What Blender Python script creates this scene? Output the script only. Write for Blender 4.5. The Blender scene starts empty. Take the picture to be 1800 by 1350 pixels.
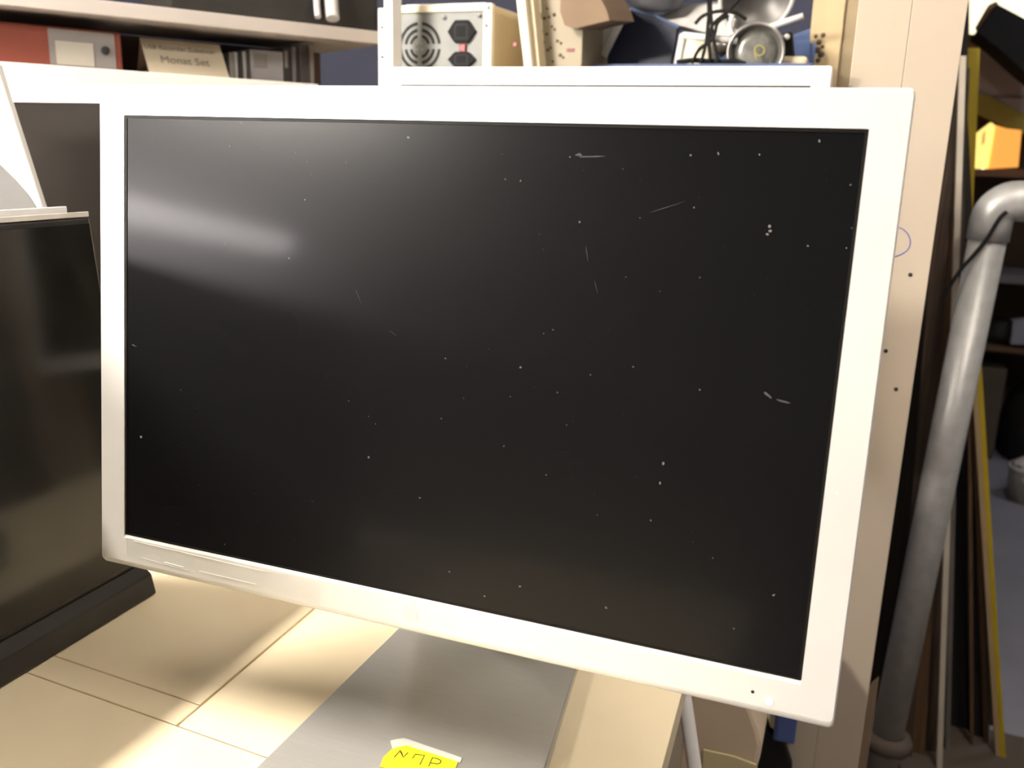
import bpy, bmesh, math, random
from mathutils import Vector as V, Matrix as M

random.seed(7)
sc = bpy.context.scene
COL = sc.collection

# ------------------------------------------------------------------ camera solved from the display's corners
F = 1590.0
CAM = V((0.24846, -0.49527, 0.42729))
RX = V((0.934172, 0.355670, 0.028656))
RD = V((0.115189, -0.224584, -0.967623))
RF = V((-0.337719, 0.907227, -0.250769))

def ray(x, y):
    return RX * ((x - 900) / F) + RD * ((y - 675) / F) + RF

def at(x, y, X=None, Y=None, Z=None, D=None):
    d = ray(x, y)
    if X is not None: return CAM + d * ((X - CAM.x) / d.x)
    if Y is not None: return CAM + d * ((Y - CAM.y) / d.y)
    if Z is not None: return CAM + d * ((Z - CAM.z) / d.z)
    return CAM + d * D

def onplane(x, y, p0, n):
    d = ray(x, y)
    return CAM + d * ((p0 - CAM).dot(n) / d.dot(n))

cam_data = bpy.data.cameras.new('camera')
cam = bpy.data.objects.new('camera', cam_data); COL.objects.link(cam)
mw = M.Identity(4)
for i, a in enumerate((RX, -RD, -RF)):
    a = a.normalized()
    for r in range(3): mw[r][i] = a[r]
mw.translation = CAM
cam.matrix_world = mw
cam_data.sensor_width = 36; cam_data.lens = F / 1800 * 36
cam_data.clip_start = 0.02
cam_data.dof.use_dof = True
cam_data.dof.focus_distance = 0.66
cam_data.dof.aperture_fstop = 9.0
sc.camera = cam

# ------------------------------------------------------------------ materials
MATS = {}
def mat(name, col, rough=0.5, metal=0.0, var=0.0, vscale=8.0, bump=0.0, bscale=60.0, spec=0.5, rvar=0.0,
        emit=None, estr=0.0, trans=0.0, stretch=None, alpha=1.0):
    m = bpy.data.materials.new(name); m.use_nodes = True
    nt = m.node_tree; N = nt.nodes; L = nt.links
    b = N['Principled BSDF']
    b.inputs['Base Color'].default_value = (*col, 1)
    b.inputs['Roughness'].default_value = rough
    b.inputs['Metallic'].default_value = metal
    b.inputs['Specular IOR Level'].default_value = spec
    b.inputs['Transmission Weight'].default_value = trans
    b.inputs['Alpha'].default_value = alpha
    if emit:
        b.inputs['Emission Color'].default_value = (*emit, 1)
        b.inputs['Emission Strength'].default_value = estr
    tc = N.new('ShaderNodeTexCoord'); mp = N.new('ShaderNodeMapping')
    L.new(tc.outputs['Object'], mp.inputs['Vector'])
    if stretch: mp.inputs['Scale'].default_value = stretch
    if var or rvar:
        no = N.new('ShaderNodeTexNoise'); no.inputs['Scale'].default_value = vscale
        no.inputs['Detail'].default_value = 5
        L.new(mp.outputs[0], no.inputs['Vector'])
        if var:
            rp = N.new('ShaderNodeValToRGB')
            rp.color_ramp.elements[0].position = 0.3; rp.color_ramp.elements[1].position = 0.7
            rp.color_ramp.elements[0].color = (*[max(0, c * (1 - var)) for c in col], 1)
            rp.color_ramp.elements[1].color = (*[min(1, c * (1 + var)) for c in col], 1)
            L.new(no.outputs['Fac'], rp.inputs[0]); L.new(rp.outputs[0], b.inputs['Base Color'])
        if rvar:
            mr = N.new('ShaderNodeMapRange')
            mr.inputs['To Min'].default_value = max(0.02, rough - rvar); mr.inputs['To Max'].default_value = min(1, rough + rvar)
            L.new(no.outputs['Fac'], mr.inputs[0]); L.new(mr.outputs[0], b.inputs['Roughness'])
    if bump:
        nb = N.new('ShaderNodeTexNoise'); nb.inputs['Scale'].default_value = bscale; nb.inputs['Detail'].default_value = 4
        L.new(mp.outputs[0], nb.inputs['Vector'])
        bp = N.new('ShaderNodeBump'); bp.inputs['Strength'].default_value = bump; bp.inputs['Distance'].default_value = 0.002
        L.new(nb.outputs['Fac'], bp.inputs['Height']); L.new(bp.outputs[0], b.inputs['Normal'])
    MATS[name] = m
    return m

alu = mat('anodised_aluminium', (0.74, 0.725, 0.69), 0.42, 0.25, var=0.02, vscale=30, bump=0.03, bscale=900)
alu_foot = mat('brushed_aluminium', (0.50, 0.49, 0.46), 0.38, 0.55, var=0.03, vscale=40, stretch=(1, 12, 1))
white_plastic = mat('white_plastic', (0.82, 0.80, 0.76), 0.4, var=0.02, vscale=20)
grey_pane = mat('grey_screen', (0.20, 0.20, 0.20), 0.35, var=0.12, vscale=12)
black_gloss = mat('black_gloss', (0.014, 0.0125, 0.0105), 0.10, var=0.3, vscale=14, rvar=0.05)
black_plastic = mat('black_plastic', (0.022, 0.020, 0.017), 0.34, var=0.2, vscale=30, bump=0.05, bscale=400)
grey_trim = mat('pale_grey_trim', (0.62, 0.58, 0.53), 0.4, var=0.1, vscale=40)
laminate = mat('cream_laminate', (0.88, 0.745, 0.51), 0.33, var=0.05, vscale=9, rvar=0.06)
board_core = mat('dark_board_core', (0.10, 0.065, 0.045), 0.8, var=0.2)
tan_panel = mat('tan_panel', (0.34, 0.29, 0.22), 0.6, var=0.08)
steel_leg = mat('grey_steel', (0.30, 0.30, 0.30), 0.45, 0.6, var=0.05)
shelf_white = mat('white_shelf_paint', (0.72, 0.68, 0.63), 0.5, var=0.03, vscale=15)
rack_white = mat('white_rack_paint', (0.85, 0.82, 0.79), 0.45, var=0.02)
dark_hole = mat('dark_hole', (0.012, 0.011, 0.010), 0.8, var=0.1)
beige_metal = mat('beige_case_paint', (0.66, 0.55, 0.36), 0.45, var=0.04, vscale=12)
cream_metal = mat('cream_case_paint', (0.88, 0.80, 0.60), 0.42, var=0.03)
galv = mat('galvanised_steel', (0.46, 0.45, 0.43), 0.4, 0.3, var=0.1, vscale=40, rvar=0.1)
psu_steel = mat('power_supply_steel', (0.20, 0.205, 0.19), 0.5, 0.1, var=0.05, vscale=50)
black_socket = mat('black_socket', (0.011, 0.011, 0.012), 0.7, var=0.1, spec=0.15)
red_switch = mat('red_plastic', (0.20, 0.014, 0.012), 0.4, var=0.05)
red_card = mat('red_card', (0.15, 0.026, 0.011), 0.6, var=0.08, vscale=15)
grey_card = mat('grey_label_card', (0.17, 0.152, 0.14), 0.7, var=0.1)
pale_label = mat('pale_label_paper', (0.34, 0.31, 0.26), 0.8, var=0.06)
sign_card = mat('buff_card', (0.29, 0.24, 0.17), 0.8, var=0.05)
ink = mat('grey_ink', (0.11, 0.095, 0.075), 0.8, var=0.1)
cardboard = mat('brown_cardboard', (0.22, 0.15, 0.095), 0.85, var=0.08, vscale=20)
post_paint = mat('cream_post_paint', (0.44, 0.37, 0.28), 0.55, var=0.035, vscale=6, bump=0.04, bscale=40, stretch=(1, 1, 0.3))
post_paint_b = mat('cream_post_paint_greyer', (0.43, 0.36, 0.278), 0.55, var=0.035, vscale=6, bump=0.04, bscale=40, stretch=(1, 1, 0.3))
wood_tan = mat('yellow_tan_wood', (0.60, 0.45, 0.25), 0.6, var=0.08, vscale=10, stretch=(3, 3, 0.4))
pen_blue = mat('blue_pen', (0.05, 0.07, 0.42), 0.5, var=0.1)
blue_plastic = mat('blue_plastic', (0.045, 0.08, 0.24), 0.4, var=0.08)
crate_blue = mat('crate_blue', (0.085, 0.13, 0.27), 0.4, var=0.15, vscale=20)
navy_gloss = mat('navy_gloss', (0.012, 0.016, 0.034), 0.3, var=0.4, vscale=10)
pale_grey = mat('pale_grey_plastic', (0.60, 0.57, 0.55), 0.4, var=0.04)
chrome = mat('dull_chrome', (0.50, 0.48, 0.45), 0.3, 0.75, var=0.25, vscale=20)
grey_enamel = mat('grey_enamel', (0.17, 0.16, 0.145), 0.4, 0.3, var=0.15, vscale=25)
cable_black = mat('black_rubber', (0.006, 0.0052, 0.0045), 0.6, var=0.1, spec=0.2)
brown_board = mat('dark_brown_board', (0.055, 0.034, 0.020), 0.75, var=0.5, vscale=9, stretch=(30, 30, 0.6))
rust_board = mat('rust_brown_board', (0.12, 0.065, 0.03), 0.75, var=0.35, vscale=9, stretch=(30, 30, 0.6))
black_board = mat('black_board', (0.010, 0.008, 0.007), 0.7, var=0.3)
white_board = mat('white_board_edge', (0.62, 0.55, 0.44), 0.6, var=0.08, vscale=12)
grey_board = mat('grey_board_edge', (0.16, 0.14, 0.12), 0.7, var=0.15)
yellow_paint = mat('yellow_paint', (0.50, 0.36, 0.006), 0.5, var=0.1, vscale=12)
tan_edge = mat('tan_board_edge', (0.42, 0.30, 0.16), 0.7, var=0.1)
sack_paper = mat('beige_paper', (0.60, 0.48, 0.34), 0.8, var=0.06, vscale=10, bump=0.2, bscale=14)
concrete = mat('grey_concrete_floor', (0.31, 0.305, 0.35), 0.7, var=0.12, vscale=3, bump=0.1, bscale=40)
wall_paint = mat('grey_wall_paint', (0.20, 0.19, 0.18), 0.8, var=0.04, vscale=3)
wall_blue = mat('blue_grey_wall_paint', (0.042, 0.046, 0.078), 0.8, var=0.05, vscale=4)
wall_brown = mat('brown_wall_boards', (0.085, 0.052, 0.030), 0.8, var=0.3, vscale=5)
ceil_paint = mat('ceiling_paint', (0.30, 0.29, 0.28), 0.8, var=0.03)
olive = mat('olive_band', (0.34, 0.30, 0.06), 0.7, var=0.1)
grey_placard = mat('grey_placard', (0.50, 0.455, 0.49), 0.7, var=0.05)
pink_tan = mat('pink_tan_edge', (0.62, 0.36, 0.22), 0.7, var=0.05)
bucket_grey = mat('grey_bucket_plastic', (0.30, 0.28, 0.24), 0.5, var=0.06)
white_paper = mat('white_paper', (0.72, 0.66, 0.64), 0.8, var=0.05)
orange_lit_face = mat('orange_lamplit_card', (0.8, 0.4, 0.1), 0.7, emit=(1.0, 0.40, 0.07), estr=0.95, var=0.1)
yellow_lit_face = mat('yellow_lamplit_card', (0.9, 0.7, 0.2), 0.7, emit=(1.0, 0.74, 0.20), estr=1.2, var=0.1)
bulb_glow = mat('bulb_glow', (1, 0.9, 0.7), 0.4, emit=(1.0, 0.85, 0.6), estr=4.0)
window_glow = mat('window_glow', (0.9, 0.9, 0.8), 0.5, emit=(1.0, 0.93, 0.62), estr=1.6)
tube_glow = mat('tube_glow', (0.9, 0.9, 0.9), 0.4, emit=(1.0, 0.93, 0.84), estr=400.0)
tube_glow_d = mat('fill_tube_glow', (0.9, 0.9, 0.9), 0.4, emit=(1.0, 0.92, 0.83), estr=84.0)
tube_glow_c = mat('hanging_tube_glow', (0.9, 0.9, 0.9), 0.4, emit=(1.0, 0.93, 0.85), estr=420.0)
tube_glow_b = mat('wall_tube_glow', (0.9, 0.9, 0.9), 0.4, emit=(1.0, 0.93, 0.93), estr=60.0)
glint_white = mat('glint_white', (0.95, 0.95, 0.92), 0.3, emit=(1, 1, 0.97), estr=1.2)
dust_mat = mat('dust', (0.15, 0.145, 0.135), 0.9, var=0.2, vscale=200)
smear_mat = mat('smear', (0.05, 0.05, 0.054), 0.8, var=0.2, vscale=80)
emblem_grey = mat('emblem_grey', (0.68, 0.655, 0.58), 0.4)
tape_yellow = mat('yellow_tape', (0.92, 0.86, 0.02), 0.45, var=0.06, vscale=60)
tape_clear = mat('clear_tape_edge', (0.88, 0.87, 0.80), 0.25, var=0.03, alpha=0.75)
black_ink = mat('black_marker_ink', (0.035, 0.028, 0.008), 0.6)

def film_material():
    m = bpy.data.materials.new('clear_film'); m.use_nodes = True
    nt = m.node_tree; N = nt.nodes; L = nt.links
    N.remove(N['Principled BSDF'])
    tr = N.new('ShaderNodeBsdfTransparent'); tr.inputs[0].default_value = (1, 1, 0.99, 1)
    gl = N.new('ShaderNodeBsdfGlossy'); gl.inputs['Roughness'].default_value = 0.07
    mx = N.new('ShaderNodeMixShader'); mx.inputs[0].default_value = 0.07
    L.new(tr.outputs[0], mx.inputs[1]); L.new(gl.outputs[0], mx.inputs[2])
    L.new(mx.outputs[0], N['Material Output'].inputs['Surface'])
    return m
film = film_material()

def screen_material(name, base, rough):
    m = bpy.data.materials.new(name); m.use_nodes = True
    nt = m.node_tree; N = nt.nodes; L = nt.links; b = N['Principled BSDF']; b.inputs['Specular IOR Level'].default_value = 0.15
    tc = N.new('ShaderNodeTexCoord')
    mp = N.new('ShaderNodeMapping'); mp.inputs['Rotation'].default_value = (0, 0.35, 0); mp.inputs['Scale'].default_value = (1, 1, 2.2)
    L.new(tc.outputs['Object'], mp.inputs[0])
    n1 = N.new('ShaderNodeTexNoise'); n1.inputs['Scale'].default_value = 7; n1.inputs['Detail'].default_value = 2
    L.new(mp.outputs[0], n1.inputs['Vector'])
    b.inputs['Base Color'].default_value = (*base, 1)
    mr = N.new('ShaderNodeMapRange'); mr.inputs['To Min'].default_value = rough - 0.02; mr.inputs['To Max'].default_value = rough + 0.02
    L.new(n1.outputs['Fac'], mr.inputs[0]); L.new(mr.outputs[0], b.inputs['Roughness'])
    b.inputs['Coat Weight'].default_value = 0.095; b.inputs['Coat Roughness'].default_value = 0.09
    return m
lcd = screen_material('matte_screen_glass', (0.0040, 0.0039, 0.0044), 0.28)
lcd_brown = screen_material('dark_brown_screen', (0.012, 0.0095, 0.0075), 0.36)

# ------------------------------------------------------------------ mesh helpers
def bm_new(): return bmesh.new()

def box(bm, lo, hi, bevel=0.0, rot=None, pivot=None, seg=2):
    t = bmesh.new()
    bmesh.ops.create_cube(t, size=1.0)
    lo = V(lo); hi = V(hi)
    for v in t.verts:
        v.co = V((lo[i] + (v.co[i] + 0.5) * (hi[i] - lo[i]) for i in range(3)))
    if bevel:
        bmesh.ops.bevel(t, geom=list(t.edges), offset=bevel, segments=seg, affect='EDGES', profile=0.5)
    if rot is not None:
        p = V(pivot) if pivot is not None else (lo + hi) / 2
        for v in t.verts: v.co = rot @ (v.co - p) + p
    join(bm, t)

def join(bm, t):
    me = bpy.data.meshes.new('tmp'); t.to_mesh(me); t.free(); bm.from_mesh(me); bpy.data.meshes.remove(me)

def prism(bm, pts, off, bevel=0.0):
    """closed solid: polygon pts swept along off"""
    t = bmesh.new()
    off = V(off)
    a = [t.verts.new(V(p)) for p in pts]; b = [t.verts.new(V(p) + off) for p in pts]
    n = len(pts)
    t.faces.new(a); t.faces.new(b[::-1])
    for i in range(n):
        t.faces.new((a[i], b[i], b[(i + 1) % n], a[(i + 1) % n]))
    bmesh.ops.recalc_face_normals(t, faces=list(t.faces))
    if bevel:
        bmesh.ops.bevel(t, geom=list(t.edges), offset=bevel, segments=2, affect='EDGES', profile=0.5)
    join(bm, t)

def tube(bm, pts, r, n=12, flat=None):
    pts = [V(p) for p in pts]; rings = []
    up = None
    for i, p in enumerate(pts):
        d = (pts[min(i + 1, len(pts) - 1)] - pts[max(i - 1, 0)]).normalized()
        if up is None:
            up = V((0, 0, 1)) if abs(d.z) < 0.9 else V((0, 1, 0))
        s = d.cross(up).normalized(); up = s.cross(d).normalized()
        rr = r[i] if isinstance(r, (list, tuple)) else r
        rings.append([bm.verts.new(p + s * math.cos(2 * math.pi * k / n) * rr + up * math.sin(2 * math.pi * k / n) * rr) for k in range(n)])
    for a, b in zip(rings, rings[1:]):
        for k in range(n):
            f = bm.faces.new((a[k], a[(k + 1) % n], b[(k + 1) % n], b[k])); f.smooth = True
    bm.faces.new(rings[0][::-1]); bm.faces.new(rings[-1])

def smooth_path(pts, k=8):
    pts = [V(p) for p in pts]; out = []
    P = [pts[0] * 2 - pts[1]] + pts + [pts[-1] * 2 - pts[-2]]
    for i in range(1, len(P) - 2):
        for j in range(k):
            t = j / k
            a, b, c, d = P[i - 1], P[i], P[i + 1], P[i + 2]
            out.append(0.5 * ((2 * b) + (c - a) * t + (2 * a - 5 * b + 4 * c - d) * t * t + (3 * b - a - 3 * c + d) * t ** 3))
    out.append(pts[-1]); return out

def lathe(bm, prof, n=32, mtx=None):
    mtx = mtx or M.Identity(4); rings = []
    for r, z in prof:
        if r < 1e-6: rings.append([bm.verts.new(mtx @ V((0, 0, z)))])
        else: rings.append([bm.verts.new(mtx @ V((r * math.cos(2 * math.pi * k / n), r * math.sin(2 * math.pi * k / n), z))) for k in range(n)])
    for a, b in zip(rings, rings[1:]):
        for k in range(n):
            k2 = (k + 1) % n
            if len(a) == 1 and len(b) == 1: continue
            if len(a) == 1: f = bm.faces.new((a[0], b[k2], b[k]))
            elif len(b) == 1: f = bm.faces.new((a[k], a[k2], b[0]))
            else: f = bm.faces.new((a[k], a[k2], b[k2], b[k]))
            f.smooth = True

def axis_mtx(loc, zdir, xhint=(1, 0, 0)):
    z = V(zdir).normalized(); x = V(xhint); x = (x - z * x.dot(z)).normalized(); y = z.cross(x)
    m = M.Identity(4)
    for i, a in enumerate((x, y, z)):
        for r in range(3): m[r][i] = a[r]
    m.translation = V(loc); return m

def obj(name, bm, m, parent=None, recalc=True):
    if recalc: bmesh.ops.recalc_face_normals(bm, faces=list(bm.faces))
    me = bpy.data.meshes.new(name)
    o = bpy.data.objects.new(name, me); COL.objects.link(o)
    base = V((0, 0, 0))
    if parent is not None:
        base = wloc(parent)
        o.parent = parent
    else:
        # origin at the base of the thing
        xs = [v.co for v in bm.verts]
        lo = V((min(c[i] for c in xs) for i in range(3))); hi = V((max(c[i] for c in xs) for i in range(3)))
        base = V(((lo.x + hi.x) / 2, (lo.y + hi.y) / 2, lo.z)); o.location = base
    for v in bm.verts: v.co -= base
    bm.to_mesh(me); bm.free(); me.materials.append(m)
    return o

def wloc(o):
    p = V((0, 0, 0))
    while o is not None: p += o.location; o = o.parent
    return p

def tag(o, label=None, cat=None, group=None, kind=None):
    if label: o['label'] = label
    if cat: o['category'] = cat
    if group: o['group'] = group
    if kind: o['kind'] = kind
    return o

def thing(name, loc, label, cat, group=None):
    o = bpy.data.objects.new(name, None); COL.objects.link(o); o.location = V(loc)
    o.empty_display_size = 0.05
    return tag(o, label, cat, group)

def struct(name, bm, m): return tag(obj(name, bm, m), kind='structure')

def text_bm(s, size, mtx, extrude=0.0003):
    cu = bpy.data.curves.new('t', 'FONT'); cu.body = s; cu.size = size; cu.extrude = extrude; cu.align_x = 'CENTER'
    o = bpy.data.objects.new('t', cu); COL.objects.link(o)
    me = o.to_mesh()
    bm = bmesh.new(); bm.from_mesh(me); o.to_mesh_clear()
    bpy.data.objects.remove(o); bpy.data.curves.remove(cu)
    for v in bm.verts: v.co = mtx @ v.co
    return bm

# ------------------------------------------------------------------ room shell
FZ = -0.83; CZ = 1.85
b = bm_new(); box(b, (-2.3, -3.3, FZ - 0.1), (2.6, 4.3, FZ)); struct('floor', b, concrete)
b = bm_new(); box(b, (-2.3, -3.3, CZ), (2.6, 4.3, CZ + 0.1)); struct('ceiling', b, ceil_paint)
b = bm_new(); box(b, (-2.4, -3.3, FZ), (-2.3, 4.3, CZ)); struct('wall_left', b, wall_paint)
b = bm_new(); box(b, (2.6, -3.3, FZ), (2.7, 4.3, CZ)); struct('wall_right', b, wall_paint)
b = bm_new(); box(b, (-2.3, -3.4, FZ), (2.6, -3.3, CZ)); struct('wall_front', b, wall_paint)
b = bm_new(); box(b, (-2.3, 4.3, FZ), (2.6, 4.4, CZ)); struct('wall_back', b, wall_brown)
b = bm_new(); box(b, (-2.3, 1.62, FZ), (0.30, 1.70, CZ)); struct('wall_partition', b, wall_blue)
# bright window high in the back wall
wp = [at(x, y, Y=4.27) for x, y in ((1705, -60), (1870, -60), (1870, 64), (1705, 64))]
b = bm_new(); prism(b, wp, (0, 0.02, 0)); win = struct('window_1', b, window_glow)
b = bm_new()
x0, x1 = wp[0].x, wp[1].x; z0, z1 = wp[2].z, wp[0].z
for lo, hi in (((x0 - .05, 4.25, z0 - .05), (x1 + .05, 4.3, z0)), ((x0 - .05, 4.25, z1), (x1 + .05, 4.3, z1 + .05)),
               ((x0 - .05, 4.25, z0), (x0, 4.3, z1)), ((x1, 4.25, z0), (x1 + .05, 4.3, z1))):
    box(b, lo, hi)
fr = obj('window_frame', b, wood_tan, win)

# ------------------------------------------------------------------ lamps the room has, plus two added ceiling fills
def batten(name, p0, p1, w, glow, label, drop, body=shelf_white):
    p0 = V(p0); p1 = V(p1)
    t = thing(name, (p0 + p1) / 2, label, 'lamp')
    d = (p1 - p0).normalized(); s = V((0, 0, 1)).cross(d).normalized()
    dn = V(drop)
    side = d.cross(dn).normalized()
    q = [p0 + side * w / 2, p0 - side * w / 2, p1 - side * w / 2, p1 + side * w / 2]
    b = bm_new(); prism(b, q, -dn * 0.04); obj('housing', b, body, t)
    b = bm_new(); tube(b, [p0 + d * .02 + dn * 0.025, p1 - d * .02 + dn * 0.025], w * 0.30, 14); obj('fluorescent_tube', b, glow, t)
    b = bm_new()
    for p in (p0, p1):
        b = bm_new(); box(b, p - V((w * .4, w * .4, w * .4)), p + V((w * .4, w * .4, w * .4))); obj('end_cap', b, body, t)
    return t
batten('wall_light', (-1.62, -0.85, 0.54), (-1.62, -2.15, 0.54), 0.11, tube_glow_b, 'fluorescent batten on the left wall beside the bench', (1, 0, 0))
batten('ceiling_fill_light', (0.80, -0.5, CZ - 0.045), (0.80, 0.6, CZ - 0.045), 0.12, tube_glow_d, 'added fill batten on the ceiling right of the workbench', (0, 0, -1))  # added fill, lifts the shaded bench and floor
tube_glow_e = mat('far_fill_glow', (0.9, 0.9, 0.9), 0.4, emit=(0.86, 0.92, 1.0), estr=30.0)
batten('ceiling_fill_light', (1.3, 2.7, CZ - 0.045), (2.3, 2.7, CZ - 0.045), 0.12, tube_glow_e, 'added fill batten on the ceiling of the dim store area', (0, 0, -1))  # added fill, brightens the far store area
hb = batten('hanging_light', (-0.93, -0.62, 1.36), (-0.93, 0.08, 1.36), 0.10, tube_glow, 'fluorescent batten hung above the left side of the workbench', (0, 0, -1))
hung = batten('hanging_light', (-1.05, -1.72, 1.05), (-1.60, -1.36, 1.05), 0.12, tube_glow_c, 'fluorescent batten hung on two wires in front of the bench', (0.25, 0.33, -0.9))
for t_, p in ((hung, (-1.11, -1.68, 1.08)), (hung, (-1.54, -1.40, 1.08)), (hb, (-0.93, -.5, 1.38)), (hb, (-0.93, -.05, 1.38))):
    b = bm_new(); tube(b, [p, (p[0], p[1], CZ)], 0.002, 8); obj('wire', b, steel_leg, t_)
# the wall light hangs from a post panel fixed to the wall
b = bm_new(); box(b, (-2.3, -2.3, 0.44), (-1.66, -0.7, 0.66), 0.004); tag(obj('wall_cabinet', b, wall_paint), 'long grey wall cabinet carrying the fluorescent batten', 'cabinet')

# ------------------------------------------------------------------ workbench
bench = thing('workbench', (-0.3, 0.3, FZ), 'cream laminate workbench under the silver display', 'workbench')
TH = 0.028
def board(pts, name='top_board'):
    b = bm_new(); prism(b, [V((x, y, 0)) for x, y in pts], (0, 0, -TH), 0.0008); return obj(name, b, laminate, bench)
ys = lambda x: -0.0345 - 0.0541 * (x + 0.0)      # the long seam
g = 0.0006
board([(-1.62, -0.66), (0.183, -0.66), (0.1665, ys(.165) - g), (-1.62, ys(-1.62) - g)])
board([(-1.62, ys(-1.62) + g), (-0.1893, ys(-.189) + g), (-0.1895, ys(-.19) + 0.0272), (-1.62, ys(-1.62) + 0.0272)])
board([(-1.62, ys(-1.62) + 0.0282), (-0.1899, ys(-.19) + 0.0282), (-0.2098, 0.80), (-0.62, 0.80), (-0.62, 1.48), (-1.62, 1.48)])
board([(-0.1873, ys(-.187) + g), (0.1662, ys(.166) + g), (0.131, 0.80), (-0.2068, 0.80)])
b = bm_new(); box(b, (-1.61, -0.65, -TH - 0.018), (0.125, 0.79, -TH)); box(b, (-1.61, 0.79, -TH - 0.018), (-0.64, 1.46, -TH)); obj('under_board', b, board_core, bench)
b = bm_new(); box(b, (0.105, -0.6, FZ), (0.123, 0.76, -TH - 0.018)); obj('side_panel', b, tan_panel, bench)
for x, y in ((-1.55, -0.6), (-1.55, 1.4), (-0.7, 1.4)):
    b = bm_new(); box(b, (x - .025, y - .025, FZ), (x + .025, y + .025, -TH - 0.018), 0.003); obj('leg', b, steel_leg, bench)

# ------------------------------------------------------------------ the silver displays
W, H = 0.4953, 0.3096
TILT = math.radians(6.0); HZ = 0.135
def disp(x, y, z, lift=0.0):     # display frame -> world
    return V((x, y * math.cos(TILT) + z * math.sin(TILT), -y * math.sin(TILT) + z * math.cos(TILT) + HZ + lift))
NRM = V((0, math.cos(TILT), -math.sin(TILT)))      # into the display
def dplane(px, py, off=0.0): return onplane(px, py, disp(0, off, 0), NRM)

gasket_black = mat('gasket_black', (0.006, 0.005, 0.004), 0.5, spec=.2)
def rrect(x0, x1, z0, z1, r, n=5):
    out = []
    for cx, cz, a0 in ((x1 - r, z1 - r, 0), (x0 + r, z1 - r, 90), (x0 + r, z0 + r, 180), (x1 - r, z0 + r, 270)):
        for k in range(n):
            a = math.radians(a0 + 90 * k / (n - 1)); out.append((cx + r * math.cos(a), cz + r * math.sin(a)))
    return out

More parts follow.
